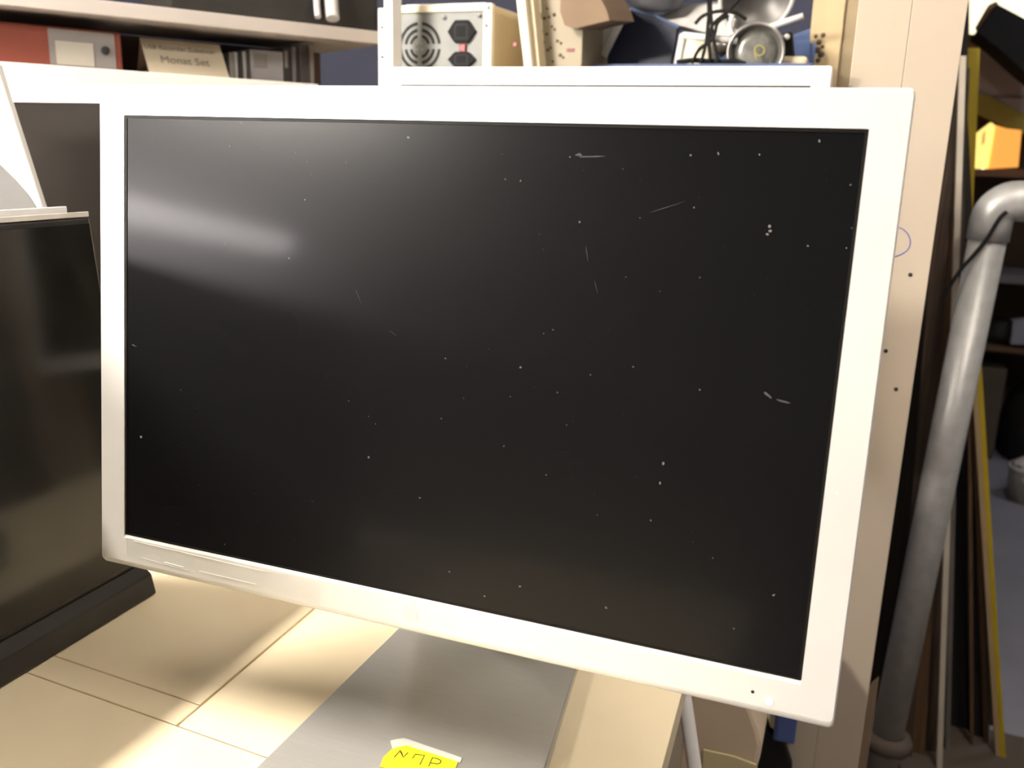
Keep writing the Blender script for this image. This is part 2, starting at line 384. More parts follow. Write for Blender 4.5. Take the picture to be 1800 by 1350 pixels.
BL, BR, BT, BB = 0.0231, 0.0207, 0.0215, 0.0262
def make_display(loc, label, lift=0.0, screen=lcd):
    root = thing('computer_display', loc, label, 'monitor')
    L0 = V(loc)
    P = lambda x, y, z: disp(x, y, z, lift) + L0
    ox0, ox1, oz0, oz1 = -W / 2 - BL, W / 2 + BR, -BB, H + BT
    bm = bm_new(); rings = []
    for y, ins, insb, r in ((0.033, 0.004, 0.004, 0.004), (0.030, 0.0, 0.0, 0.0035), (0.0045, 0.0, 0.0, 0.0035), (0.0022, 0.0001, 0.0006, 0.0035), (0.0008, 0.0003, 0.0022, 0.0033), (0.0, 0.0011, 0.0050, 0.003)):
        rings.append([bm.verts.new(P(x, y, z)) for x, z in rrect(ox0 + ins, ox1 - ins, oz0 + insb, oz1 - ins, r)])
    for y, lo_, gr in ((0.0, -0.0027, 0.0), (0.0010, -0.0003, -0.0003), (0.0042, -0.0003, -0.0003)):
        rings.append([bm.verts.new(P(x, y, z)) for x, z in rrect(-W / 2 - 0.0004, W / 2 + 0.0002, lo_, H + 0.0003, 0.0004)])
    n = len(rings[0])
    for i, (a, c) in enumerate(zip(rings, rings[1:])):
        for k in range(n):
            f = bm.faces.new((a[k], a[(k + 1) % n], c[(k + 1) % n], c[k])); f.smooth = 2 <= i <= 4
    bm.faces.new(rings[0])
    obj('bezel', bm, alu, root)
    # screen pane
    bm = bm_new(); prism(bm, [P(x, 0.0012, z) for x, z in ((-W/2 - .001, -.003), (W/2 + .001, -.003), (W/2 + .001, H + .001), (-W/2 - .001, H + .001))], P(0, .002, 0) - P(0, 0, 0))
    obj('screen', bm, screen, root)
    # dark gasket round the pane
    bm = bm_new()
    q = 0.0016
    def strip(x0, z0, x1, z1):
        prism(bm, [P(x, 0.0007, z) for x, z in ((x0, z0), (x1, z0), (x1, z1), (x0, z1))], P(0, .0006, 0) - P(0, 0, 0))
    strip(-W/2, -0.0003, W/2, 0.0009); strip(-W/2, H - q, W/2, H); strip(-W/2, 0.0009, -W/2 + q, H - q); strip(W/2 - q, 0.0009, W/2, H - q)
    obj('gasket', bm, gasket_black, root)
    # back cover
    bm = bm_new(); prism(bm, [P(x, 0.0331, z) for x, z in rrect(ox0 + .012, ox1 - .012, oz0 + .012, oz1 - .012, .01)], P(0, .006, 0) - P(0, 0, 0), 0.002)
    obj('back_cover', bm, white_plastic, root)
    # stand: one bent sheet, foot tapering to the back
    T = 0.0105
    prof = [(-0.055, T / 2, 0), (-0.02, T / 2, 0), (0.08, T / 2, 0), (0.165, T / 2, 0)]
    cen = []
    R = 0.022
    top = P(0, 0.0385, 0.17) - L0; top = (top.y + T / 2, top.z)
    for i in range(9):
        a = math.radians(-90 + i * 115 / 8)
        cen.append((0.176 + R * math.cos(a), T / 2 + R + R * math.sin(a)))
    path = [(-0.055, T / 2), (0.06, T / 2), (0.165, T / 2)] + cen + [(top[0] + 0.002, top[1])]
    bm = bm_new(); rr = []
    for i, (y, z) in enumerate(path):
        j, k = max(i - 1, 0), min(i + 1, len(path) - 1)
        t = V((path[k][0] - path[j][0], path[k][1] - path[j][1])).normalized(); nn = V((-t[1], t[0])) * T / 2
        f = min(max((y + 0.055) / 0.22, 0), 1) if z < 0.012 else 1
        xl = -0.0965 + 0.002 * f; xr = 0.0985 - 0.029 * f
        rr.append([bm.verts.new(V((x, y + s * nn[0], z + s * nn[1])) + L0) for x, s in ((xl, 1), (xr, 1), (xr, -1), (xl, -1))])
    for a, c in zip(rr, rr[1:]):
        for k in range(4): bm.faces.new((a[k], a[(k + 1) % 4], c[(k + 1) % 4], c[k]))
    bm.faces.new(rr[0]); bm.faces.new(rr[-1])
    bmesh.ops.recalc_face_normals(bm, faces=list(bm.faces))
    bmesh.ops.bevel(bm, geom=[e for e in bm.edges if len(e.link_faces) == 2 and e.calc_face_angle(0) > 1.2], offset=0.0012, segments=2, affect='EDGES')
    st = obj('stand', bm, alu_foot, root)
    bm = bm_new(); box(bm, (L0.x - .03, top[0] + L0.y - .004, top[1] + L0.z - .02), (L0.x + .03, top[0] + L0.y + .008, top[1] + L0.z + .02), .003)
    obj('hinge', bm, alu_foot, root)
    return root, st

main, main_stand = make_display((0, 0, 0), 'silver-framed wide display with dark dusty screen, yellow tape on its stand', 0)
# glint at the power indicator put in as a glowing disc; touch mark
def disc_on_bezel(name, px, py, r, m, h=0.0006, n=16, sx=1.0):
    c = dplane(px, py, 0.0); bm = bm_new()
    mt = axis_mtx(c, -NRM)
    pts = [mt @ V((r * sx * math.cos(2 * math.pi * k / n), r * math.sin(2 * math.pi * k / n), -0.0002)) for k in range(n)]
    prism(bm, pts, -NRM * h); return obj(name, bm, m, main)
disc_on_bezel('power_glint', 1352, 1233, 0.0021, glint_white)
disc_on_bezel('power_mark', 1323, 1216, 0.0010, dark_hole, 0.0004)
disc_on_bezel('bezel_nick', 1471, 866, 0.0009, white_plastic, 0.0003)
# fruit-shaped emblem, barely darker than the metal
c = dplane(722, 1077, 0.0); mt = axis_mtx(c, -NRM, (1, 0, 0))
up_y = (mt.to_3x3().inverted() @ V((0, 0, 1))).y
sg = 1 if up_y > 0 else -1
pts = []
for k in range(40):
    a = 2 * math.pi * k / 40
    r = 0.0056 * (1 - 0.10 * abs(math.cos(a)) ** 3 + 0.06 * math.cos(2 * a))
    x, y = 0.0058 * math.cos(a), 0.0060 * math.sin(a)
    if math.sin(a) > 0.85: y -= 0.0012 * (math.sin(a) - 0.85) / 0.15
    if math.sin(a) < -0.9: y += 0.0007 * (-math.sin(a) - 0.9) / 0.1
    d = math.hypot(x - 0.0076, y - 0.0010)
    if d < 0.0032: x -= (0.0032 - d)
    pts.append(mt @ V((x, sg * y, -0.0002)))
bm = bm_new(); prism(bm, pts, -NRM * 0.0004)
leaf = [mt @ V((0.0004 + 0.0012 * math.cos(a) + 0.0012, sg * (0.0074 + 0.0020 * math.sin(a)), -0.0002)) for a in [2 * math.pi * k / 12 for k in range(12)]]
prism(bm, leaf, -NRM * 0.0004)
obj('emblem', bm, emblem_grey, main)
# clear film strip along the lower left of the bezel, slightly buckled
bm = bm_new()
A, B_, C_, D_ = (221, 946), (566, 1026), (560, 1062), (222, 976)
NX, NZ = 36, 6
grid = []
for j in range(NZ + 1):
    row = []
    for i in range(NX + 1):
        u, v = i / NX, j / NZ
        px = (A[0] * (1 - u) + B_[0] * u) * (1 - v) + (D_[0] * (1 - u) + C_[0] * u) * v
        py = (A[1] * (1 - u) + B_[1] * u) * (1 - v) + (D_[1] * (1 - u) + C_[1] * u) * v
        h = 0.0007 + 0.0016 * math.exp(-((u - 0.11) / 0.04) ** 2 - ((v - 0.5) / 0.3) ** 2) + 0.0006 * math.sin(u * 17) * (1 - u) * v
        row.append(bm.verts.new(dplane(px, py, -max(h, 0.0003))))
    grid.append(row)
for j in range(NZ):
    for i in range(NX):
        f = bm.faces.new((grid[j + 1][i], grid[j + 1][i + 1], grid[j][i + 1], grid[j][i])); f.smooth = True
tag(obj('clear_film', bm, film, main, recalc=False), 'clear plastic film strip')

def film_edge_glint(a, b_, r=0.00016):
    bm = bm_new(); tube(bm, [dplane(a[0] + (b_[0] - a[0]) * k / 8, a[1] + (b_[1] - a[1]) * k / 8, -0.0005) for k in range(9)], r, 6)
    obj('film_edge_glint', bm, tape_clear, main)  # pale tubes put in for the glints along the film
film_edge_glint((236, 951), (470, 1006)); film_edge_glint((250, 981), (330, 1002), .0001); film_edge_glint((288, 988), (322, 997), .0002); film_edge_glint((350, 1004), (450, 1027), .00013); film_edge_glint((221.5, 948), (222.5, 975), .00013)

# dust flecks and the small scratches on the pane
def fleck(bm, px, py, r, ang=0.0, ar=1.0, off=0.0010):
    c = dplane(px, py, off); mt = axis_mtx(c, -NRM)
    n = 6; sc_ = r
    pts = []
    for k in range(n):
        a = 2 * math.pi * k / n + random.uniform(-.3, .3); rr_ = sc_ * random.uniform(.6, 1.15)
        x, y = rr_ * ar * math.cos(a), rr_ * math.sin(a)
        pts.append(mt @ V((x * math.cos(ang) - y * math.sin(ang), x * math.sin(ang) + y * math.cos(ang), 0)))
    prism(bm, pts, -NRM * 0.0002)
bm = bm_new()
for px, py, r in ((425, 216, .9), (404, 257, .9), (451, 257, .9), (718, 242, 1.5), (536, 351, .9), (508, 454, .9), (248, 768, 2.0), (648, 804, 1.7), (318, 685, .8), (549, 881, .9),
                  (395, 957, 1.1), (738, 875, 1.2), (776, 736, .9), (915, 646, 1.3), (783, 630, .9), (972, 580, .9), (956, 586, .8), (1019, 390, 1.0), (1125, 383, 1.0), (1002, 276, .9),
                  (1166, 815, 1.6), (1160, 849, 1.5), (1038, 659, .9), (1113, 645, 1.0), (1214, 273, 1.0), (1263, 270, 1.1), (1335, 272, 1.3), (1440, 248, 1.3), (915, 318, 1.0), (888, 315, .8),
                  (1353, 398, 1.9), (1349, 412, 1.6), (1354, 406, 1.2), (1420, 432, 1.0), (1144, 915, 1.0), (1253, 981, .9), (1065, 1068, 1.6), (914, 1031, 1.3), (852, 1048, 1.1), (1360, 1046, 1.2),
                  (1290, 1105, 1.0), (790, 1005, 1.0), (1495, 325, .9), (1488, 436, .8), (1220, 365, .8), (1095, 297, .8), (1497, 401, .8), (980, 690, .7), (897, 697, .9), (815, 700, .8),
                  (996, 747, .8), (886, 784, .8), (960, 835, .8), (1050, 905, .8), (613, 705, .8), (648, 732, .8), (660, 745, .7), (1230, 685, .9), (1100, 487, .7), (1160, 512, .7), (1230, 488, .7)):
    fleck(bm, px, py, r * 0.00058, random.uniform(0, 3), random.uniform(0.7, 1.6))
for _ in range(70):
    fleck(bm, random.uniform(240, 1500), random.uniform(240, 1000), random.uniform(.00010, .00022), random.uniform(0, 3), random.uniform(.8, 2))
tag(obj('dust', bm, dust_mat, main, recalc=False), 'pale dust flecks on the dark pane', kind='stuff')
bm = bm_new()
for px, py, l, w, a in ((1040, 275, .0105, .0005, -.05), (1018, 272, .003, .0011, -.1), (1032, 447, .0062, .00022, 1.35), (1048, 505, .0050, .00018, 1.25), (630, 520, .0070, .00020, 1.1), (690, 585, .0035, .0002, .5), (235, 607, .003, .0003, .3), (1170, 365, .012, .00018, -.35), (1350, 695, .004, .0008, .6), (1375, 705, .005, .0006, .1)):
    bm = bm_new(); fleck(bm, px, py, w, -a, l / w * 0.9, 0.0011); obj('scratch', bm, smear_mat, main, recalc=False)

# yellow tape on the foot, with its handwriting
ZT = 0.0108
tp = [at(x, y, Z=ZT) for x, y in ((696, 1310), (712, 1305), (806, 1337), (800, 1352), (793, 1372), (668, 1348), (674, 1332))]
bm = bm_new(); prism(bm, tp, (0, 0, 0.0004)); tape = obj('tape', bm, tape_yellow, main); tag(tape, 'yellow tape marked N M P on the stand')
bm = bm_new(); prism(bm, [at(x, y, Z=ZT) for x, y in ((686, 1303), (710, 1298), (812, 1333), (809, 1341), (714, 1311), (690, 1317))], (0, 0, 0.0006)); obj('clear_tape', bm, tape_clear, tape)
bm = bm_new()
def stroke(pts, w=0.00034):
    q = [at(x, y, Z=ZT + 0.0005) for x, y in pts]
    tube(bm, q, w, 6)
stroke([(693, 1331), (704, 1319), (706, 1323), (709, 1331), (717, 1323)]); stroke([(703, 1320), (709, 1331)])
stroke([(725, 1333), (730, 1326), (746, 1328), (738, 1344)])
stroke([(753.5, 1347), (760, 1332), (770, 1334), (775, 1337), (774, 1341), (770, 1343), (756, 1341)])
obj('handwriting', bm, black_ink, tape)

rear, _ = make_display((-0.065, 0.545, 0.0), 'second silver display standing behind the front one, only its top edge showing', 0.0600)
left_d, _ = make_display((-0.70, 0.345, 0.0), 'silver display with dark brown screen standing behind the glossy black monitor', 0.0235, lcd_brown)

# ------------------------------------------------------------------ black panel leaning at the far left, and the ones beside it
def lean(x0, z0, x1, z1):          # profile helper for slabs that face +X and lean back
    d = V((x1 - x0, 0, z1 - z0)).normalized(); n = V((d.z, 0, -d.x)); return d, n
bp = thing('black_monitor', (-0.40, -0.08, 0.0), 'glossy black flat monitor leaning at the left edge of the bench', 'monitor')
x0, z0, x1, z1 = -0.361, 0.004, -0.3955, 0.3585
d, n = lean(x0, z0, x1, z1)
Y0, Y1 = -0.56, 0.139
def slab(x0, z0, x1, z1, thick, ya, yb, bev=0.002, bm=None):
    d, n = lean(x0, z0, x1, z1); bm = bm or bm_new()
    a = V((x0, ya, z0)); e = V((x1, ya, z1))
    prism(bm, [a, e, e - n * thick, a - n * thick], (0, yb - ya, 0), bev); return bm
obj('body', slab(x0, z0, x1, z1, 0.022, Y0, Y1, 0.0025), black_plastic, bp)
pa = V((x0, 0, z0)) + d * 0.030 + n * 0.0003; pb = V((x1, 0, z1)) - d * 0.006 + n * 0.0003
bm = bm_new(); prism(bm, [V((pa.x, Y0 + .004, pa.z)), V((pa.x, Y1 - .004, pa.z)), V((pb.x, Y1 - .004, pb.z)), V((pb.x, Y0 + .004, pb.z))], n * 0.0016)
obj('screen_glass', bm, black_gloss, bp)
bm = bm_new(); prism(bm, [V((x1, Y0 + .002, z1)) + n * .001, V((x1, Y1 - .002, z1)) + n * .001, V((x1, Y1 - .002, z1 + .0045)) + n * .001, V((x1, Y0 + .002, z1 + .0045)) + n * .001], -n * 0.008, .0006)
obj('top_trim', bm, grey_trim, bp)
# lower lip of the bezel
bm = bm_new(); prism(bm, [V((-0.362, Y0, 0.030)), V((-0.351, Y0, 0.021)), V((-0.3465, Y0, 0.001)), V((-0.366, Y0, 0.001))], (0, Y1 - Y0 - 0.006, 0), 0.0015)
obj('lower_bezel', bm, black_plastic, bp)

EZ_TOP = at(60, 368, X=-0.4195).z - 0.006
ep = thing('flat_panel', (-0.43, -0.08, 0.0), 'slim panel standing close behind the glossy black monitor, pale top edge showing', 'panel')
Ye = 0.139
obj('body', slab(-0.389, 0.002, -0.4195, EZ_TOP, 0.014, Y0 + .02, Ye, 0.0015), black_plastic, ep)
d2, n2 = lean(-0.389, 0.002, -0.4195, EZ_TOP)
bm = bm_new(); e = V((-0.4195, 0, EZ_TOP))
prism(bm, [V((e.x, Y0 + .022, e.z)), V((e.x, Ye - .002, e.z)), V((e.x, Ye - .002, e.z + .007)), V((e.x, Y0 + .022, e.z + .007))], -n2 * 0.012, .0008)
obj('top_trim', bm, white_plastic, ep)

# white slanting monitor, lower right corner above the panels
wm = thing('white_monitor', (-0.56, 0.0, 0.0), 'white monitor with grey screen tipped back at the far left edge', 'monitor')
BN = V((-0.34, 0.94, 0)).normalized(); BP = V((-0.55, 0.215, 0))
def bw(px, py, off=0.0): return onplane(px, py, BP - BN * off, BN)
outer = [(-360, 100), (-6, 112), (15, 178), (75, 365), (98, 440), (-300, 520)]
P = [bw(x, y) for x, y in outer]
inner = [(-300, 160), (-90, 205), (0, 290), (28, 318), (48, 341), (62, 362), (70, 385), (76, 430), (-280, 500)]
Q = [bw(x, y, 0.0012) for x, y in inner]
bm = bm_new(); prism(bm, P, BN * 0.010, 0.0015); obj('housing', bm, white_plastic, wm)
bm = bm_new(); prism(bm, Q, BN * 0.003); obj('screen', bm, grey_pane, wm)
pm = bw(20, 500); zlow = pm.z
bm = bm_new(); prism(bm, [bw(-60, 470) + BN * .01, bw(40, 470) + BN * .01, V((*(bw(40, 470) + BN * .01).xy, .012)), V((*(bw(-60, 470) + BN * .01).xy, .012))], BN * 0.02, .002)
box(bm, (pm.x - .13, pm.y - .05, 0), (pm.x + .03, pm.y + .045, .012), .003); obj('stand', bm, white_plastic, wm)

# ------------------------------------------------------------------ shelving on the left
SU = V((0.5334, 0.8459, 0)).normalized(); SW = V((-SU.y, SU.x, 0)); S0 = V((-0.572, 0.989, 0))
def S(u, w, z): return S0 + SU * u + SW * w + V((0, 0, z))
def sp(px, py, w=0.0): return onplane(px, py, S(0, w, 0), SW)
def su(p): return (p - S0).dot(SU)
def sbox(bm, u0, u1, w0, w1, z0, z1, bev=0.0):
    prism(bm, [S(u0, w0, z0), S(u1, w0, z0), S(u1, w1, z0), S(u0, w1, z0)], (0, 0, z1 - z0), bev)
zt = (sp(180, 0).z + sp(665, 55).z) / 2            # upper shelf, top of front edge
zb = (sp(300, 10).z + sp(500, 37).z) / 2 if False else zt - 0.021
zl = (sp(0, 110).z + sp(540, 145).z) / 2            # lower shelf, top of front edge
ul = su(sp(560, 147))
shelf = thing('shelving_unit', S(-0.5, 0.12, 0), 'white shelving unit at left holding a red binder and folders', 'shelving')
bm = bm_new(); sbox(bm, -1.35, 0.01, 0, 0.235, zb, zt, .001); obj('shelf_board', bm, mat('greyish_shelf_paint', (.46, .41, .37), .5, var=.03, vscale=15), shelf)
bm = bm_new(); sbox(bm, -1.35, ul, 0, 0.235, zl - 0.034, zl, .001); obj('shelf_board', bm, shelf_white, shelf)
ub = su(sp(562, 53, 0.235))
bm = bm_new(); sbox(bm, -1.35, ub, 0.236, 0.246, 0.0005, zb - .0005); obj('back_panel', bm, board_core, shelf)
for u in (-1.33, ul - 0.02):
    bm = bm_new(); sbox(bm, u - .012, u + .012, 0.205, 0.235, 0.0005, zl - .0345); obj('leg', bm, shelf_white, shelf)
bm = bm_new(); sbox(bm, -1.352, -1.34, 0, 0.235, zl, zb); obj('end_panel', bm, shelf_white, shelf)

# red binder lying on the lower shelf
def sface(pxs, w): return [sp(x, y, w) for x, y in pxs]
WB = 0.035
r0, r1 = sp(-130, 30, WB), sp(212, 60, WB)
u0, u1 = su(r0), su(r1); ztop = (sp(85, 45, WB).z + sp(205, 57, WB).z) / 2
binder = thing('ring_binder', S((u0 + u1) / 2, WB, zl), 'red ring binder with grey label on the lower shelf', 'binder')
bm = bm_new(); sbox(bm, u0, u1, WB, WB + 0.16, zl, ztop, .003); obj('cover', bm, red_card, binder)
ua, uc = su(sp(84, 60, WB)), su(sp(200, 60, WB))
bm = bm_new(); sbox(bm, ua, uc, WB - .0012, WB + .001, zl + .003, ztop - .003, .0003); obj('spine_panel', bm, grey_card, binder)
ua, uc = su(sp(97, 80, WB)), su(sp(163, 80, WB))
bm = bm_new(); sbox(bm, ua, uc, WB - .0022, WB - .0002, zl + .004, sp(130, 74, WB).z); obj('label', bm, pale_label, binder)
bm = bm_new(); c = sp(185, 89, WB - .0012); lathe(bm, [(0, .003), (.006, .003), (.006, -.001), (0, -.001)], 18, axis_mtx(c, -SW)); obj('finger_hole', bm, dark_hole, binder)

# tent card
WT = 0.02
card = thing('tent_card', S(su(sp(320, 110, WT)), WT + .04, zl), 'buff folded tent card with grey lettering beside the red binder', 'sign')
tl, tr = sp(246, 66, WT + .035), sp(385, 78, WT + .035)
bl, br_ = sp(263, 128, WT), sp(404, 136, WT)
tl.z = tr.z = (tl.z + tr.z) / 2
bl.z = br_.z = zl
bm = bm_new(); nrm = (tr - tl).cross(bl - tl).normalized(); nrm = nrm if nrm.dot(SW) > 0 else -nrm
prism(bm, [tl, tr, br_, bl], nrm * 0.0012); obj('front_panel', bm, sign_card, card)
kl, kr = bl + SW * 0.07, br_ + SW * 0.07
bm = bm_new(); prism(bm, [tl, tr, kr, kl], -SW * 0.0012); obj('rear_panel', bm, cardboard, card)
xd = (tr - tl).normalized(); yd = (tl - bl); yd = (yd - xd * yd.dot(xd)).normalized(); zd = xd.cross(yd)
def tm(px, py):
    p = onplane(px, py, tl - nrm * .0004, nrm); m = M.Identity(4)
    for i, a in enumerate((xd, yd, zd)):
        for r in range(3): m[r][i] = a[r]
    m.translation = p; return m
wcard = (tr - tl).length
for s, px, py, size in (('USB Recorder Zubehoer', 318, 90, wcard * 0.088), ('Monat Set', 327, 113, wcard * 0.15)):
    obj('lettering', text_bm(s, size, tm(px, py)), ink, card)

# row of folders on the lower shelf
rowcols = [((402, 411), (.20, .19, .18), 'grey'), ((411, 418), (.34, .33, .32), 'pale grey'), ((418, 426), (.014, .012, .011), 'black'), ((426, 433), (.30, .29, .29), 'mid grey'), ((433, 439), (.03, .028, .026), 'charcoal'),
           ((439, 498), (.23, .215, .22), 'wide grey'), ((498, 513), (.012, .011, .010), 'thick black'), ((513, 521), (.12, .105, .11), 'mauve grey'), ((521, 528), (.010, .009, .009), 'thin black'),
           ((528, 544), (.33, .31, .28), 'light grey'), ((544, 551), (.035, .03, .028), 'dark brown'), ((551, 558), (.17, .15, .14), 'dusky grey')]
desc = ['beside the tent card', 'second from the tent card', 'third from the tent card', 'just left of the charcoal one', 'left of the wide grey folder', 'in the middle of the row', 'right of the wide grey folder', 'between two black folders', 'left of the light grey folder', 'near the end of the row', 'next to last in the row', 'last in the row by the wall']
for i, ((xa, xb), colr, cn) in enumerate(rowcols):
    wq = 0.06
    ua, uc = su(sp(xa + .4, 100, wq)), su(sp(xb - .4, 100, wq))
    if uc > ul - .004: uc = ul - .004
    zt_ = sp((xa + xb) / 2, 92 - (xa - 402) * 0.09, wq).z
    m = mat('folder_%s' % cn.replace(' ', '_'), colr, 0.6, var=0.1, vscale=20)
    t = thing('folder', S((ua + uc) / 2, wq, zl), '%s folder standing on the lower shelf, %s' % (cn, desc[i]), 'folder', 'folders on the lower shelf')
    bm = bm_new(); sbox(bm, ua, uc, wq, wq + .15, zl, zt_, min(.001, (uc - ua) * .2)); obj('cover', bm, m, t)
    if uc - ua > .012:
        bm = bm_new(); sbox(bm, ua + (uc - ua) * .12, ua + (uc - ua) * .5, wq - .0008, wq + .0004, zl + (zt_ - zl) * .45, zt_ - .006); obj('spine_label', bm, pale_label if i == 9 else grey_card, t)

# dark machine with pale grey legs on the upper shelf
dm = thing('electronics_box', S(-0.15, 0.08, zt), 'black electronics box with pale grey bracket on the upper shelf', 'electronics')
ua, uc = su(sp(300, 20, .05)), su(sp(664, 20, .05))
bm = bm_new(); sbox(bm, ua, uc, .05, .2, zt, zt + .1, .004); obj('housing', bm, black_plastic, dm)
bm = bm_new()
for xa, xb in ((553, 565), (572, 598)):
    bm = bm_new(); tube(bm, smooth_path([sp((xa + xb) / 2, 30 + (xa - 553) * .15, .02), sp((xa + xb) / 2 - 2, 10, .03), sp((xa + xb) / 2 - 4, -20, .05)]), (xb - xa) / 2 / F * 1.42, 10); obj('bracket', bm, pale_grey, dm)

# ------------------------------------------------------------------ storage rack (white upright) with the computer and the crate
RY = 0.80
rack = thing('storage_rack', (-0.2, RY + .2, FZ), 'white steel rack behind the displays with a slotted upright', 'rack')
a0, a1, a2 = at(675, 60, Y=RY), at(690, 60, Y=RY), at(664, 60, Y=RY)
zz0, zz1 = FZ, 1.5
bm = bm_new(); box(bm, (a0.x, RY, zz0), (a1.x, RY + .03, zz1), .001)
obj('upright', bm, rack_white, rack)
bm = bm_new(); box(bm, (a2.x, RY + .001, at(670, 118, Y=RY).z - .1), (a0.x, RY + .02, at(670, 14, Y=RY).z), .001); obj('bracket', bm, rack_white, rack)
bm = bm_new()
for py in (48, 100):
    c = at(672, py, Y=RY); bm = bm_new(); lathe(bm, [(0, .0025), (.0016, .0025), (.0016, -.0005), (0, -.0005)], 12, axis_mtx((c.x, RY, c.z), (0, -1, 0))); obj('bolt_hole', bm, dark_hole, rack)
SHZ = 0.17
bm = bm_new(); box(bm, (a0.x + .03, RY + .04, SHZ - .02), (0.19, RY + .335, SHZ), .001); obj('shelf_board', bm, shelf_white, rack)
for x, y in ((0.185, RY + .04), (0.185, RY + .325), (a0.x + .01, RY + .325)):
    bm = bm_new(); box(bm, (x - .012, y - .012, FZ), (x + .012, y + .012, SHZ - .02 if x > 0 else SHZ), .001); obj('upright', bm, rack_white, rack)

# beige tower with its power supply
CY = 0.872
tl, tr = at(676, 14, Y=CY), at(864, 5, Y=CY)
ctop = tr.z; cx0, cx1 = at(672, 60, Y=CY).x + .012, at(864, 60, Y=CY).x
pc = thing('computer_tower', ((cx0 + cx1) / 2, CY + .2, SHZ), 'beige computer tower behind the rack upright, fan grille to the front', 'computer')
bm = bm_new()
plt = [at(x, y, Y=CY) for x, y in ((690, 26), (848, 18))]
px0, px1 = cx0 + .006, at(849, 60, Y=CY).x; pz1 = at(770, 21, Y=CY).z; pz0 = pz1 - .086
def xzbox(bm, x0, x1, z0, z1, y0, y1, bev=0.0): box(bm, (x0, y0, z0), (x1, y1, z1), bev)
xzbox(bm, cx0, cx1, pz1, ctop, CY, CY + .012, .001); xzbox(bm, cx0, px0, SHZ, pz1, CY, CY + .012, .001); xzbox(bm, px1, cx1, SHZ, pz1, CY, CY + .012, .001); xzbox(bm, px0, px1, SHZ, pz0, CY, CY + .012, .001)
obj('rear_panel', bm, cream_metal, pc)
bm = bm_new(); box(bm, (cx0, CY + .0125, SHZ), (cx1 - .0015, CY + .25, ctop - .0015), .002); obj('cover', bm, beige_metal, pc)
bm = bm_new(); xzbox(bm, px0 + .0006, px1 - .0006, pz0 + .0006, pz1 - .0006, CY + .003, CY + .011); psu = obj('power_supply', bm, psu_steel, pc); tag(psu, 'grey steel power supply plate')
fc = at(738, 82, Y=CY + .003)
bm = bm_new()
def arc(r0, r1, a0, a1, n=14):
    pts = []
    for k in range(n + 1):
        a = math.radians(a0 + (a1 - a0) * k / n); pts.append(V((fc.x + r1 * math.cos(a), CY + .0026, fc.z + r1 * math.sin(a))))
    for k in range(n, -1, -1):
        a = math.radians(a0 + (a1 - a0) * k / n); pts.append(V((fc.x + r0 * math.cos(a), CY + .0026, fc.z + r0 * math.sin(a))))
    prism(bm, pts, (0, .0012, 0))
mm = 1 / F * 1.40
for rpx, wpx in ((18, 5), (28, 5.5), (39, 5.5)):
    for q in range(4):
        gap = math.degrees(4.5 / rpx)
        arc((rpx - wpx / 2) * mm, (rpx + wpx / 2) * mm, q * 90 + gap, q * 90 + 90 - gap)
obj('fan_grille', bm, dark_hole, psu)
bm = bm_new()
for dx, dz in ((-5, 5), (5, 5), (-5, -5), (5, -5)):
    bm = bm_new(); lathe(bm, [(0, .0008), (.0022, .0006), (.0022, 0), (0, 0)], 10, axis_mtx((fc.x + dx * mm, CY + .003, fc.z + dz * mm), (0, -1, 0))); obj('grille_screw', bm, steel_leg, psu)
def socket(name, px, py, hw, hh):
    c = at(px, py, Y=CY + .003)
    shp = [(-1, 0), (-.62, .75), (-.45, 1), (.45, 1), (.62, .75), (1, 0), (.62, -.75), (.45, -1), (-.45, -1), (-.62, -.75)]
    bm = bm_new(); prism(bm, [V((c.x + x * hw * mm, CY - .002, c.z + z * hh * mm)) for x, z in shp], (0, .006, 0), .0006)
    o = obj(name, bm, black_socket, psu)
    bm = bm_new(); rr = [V((c.x + x * .5 * hw * mm, CY - .0026, c.z + z * .72 * hh * mm)) for x, z in ((-1, -1), (1, -1), (1, .6), (.7, 1), (-.7, 1), (-1, .6))]
    prism(bm, rr, (0, .001, 0)); obj('socket_well', bm, dark_hole, psu)
    bm = bm_new(); rr = [V((c.x + x * .34 * hw * mm, CY - .0032, c.z + z * .48 * hh * mm)) for x, z in ((-1, -1), (1, -1), (1, 1), (-1, 1))]
    prism(bm, rr, (0, .001, 0)); obj('socket_core', bm, black_socket, psu)
socket('power_socket', 813, 56, 27, 19); socket('power_outlet', 813, 105, 27, 13)
bm = bm_new(); c = at(813, 84, Y=CY); box(bm, (c.x - .0055, CY - .001, c.z - .006), (c.x + .0055, CY + .004, c.z + .006), .001); obj('voltage_switch', bm, red_switch, psu)
bm = bm_new()
for px, py in ((855, 44), (859, 13), (842, 27), (780, 30)):
    c = at(px, py, Y=CY); bm = bm_new(); lathe(bm, [(0, .002), (.003, .0015), (.0033, 0), (0, 0)], 12, axis_mtx((c.x, CY + .0005, c.z), (0, -1, 0))); obj('case_screw', bm, steel_leg, pc)

# white sheet lying on the tower
bm = bm_new()
prism(bm, [V((cx0 + .02, CY + .02, ctop)), V((cx1 - .02, CY + .02, ctop)), V((cx1 - .005, CY + .2, ctop)), V((cx0 + .03, CY + .2, ctop))], (0, 0, .004)); tag(obj('paper_sheet', bm, white_paper), 'white sheet lying flat on top of the beige tower', 'paper')

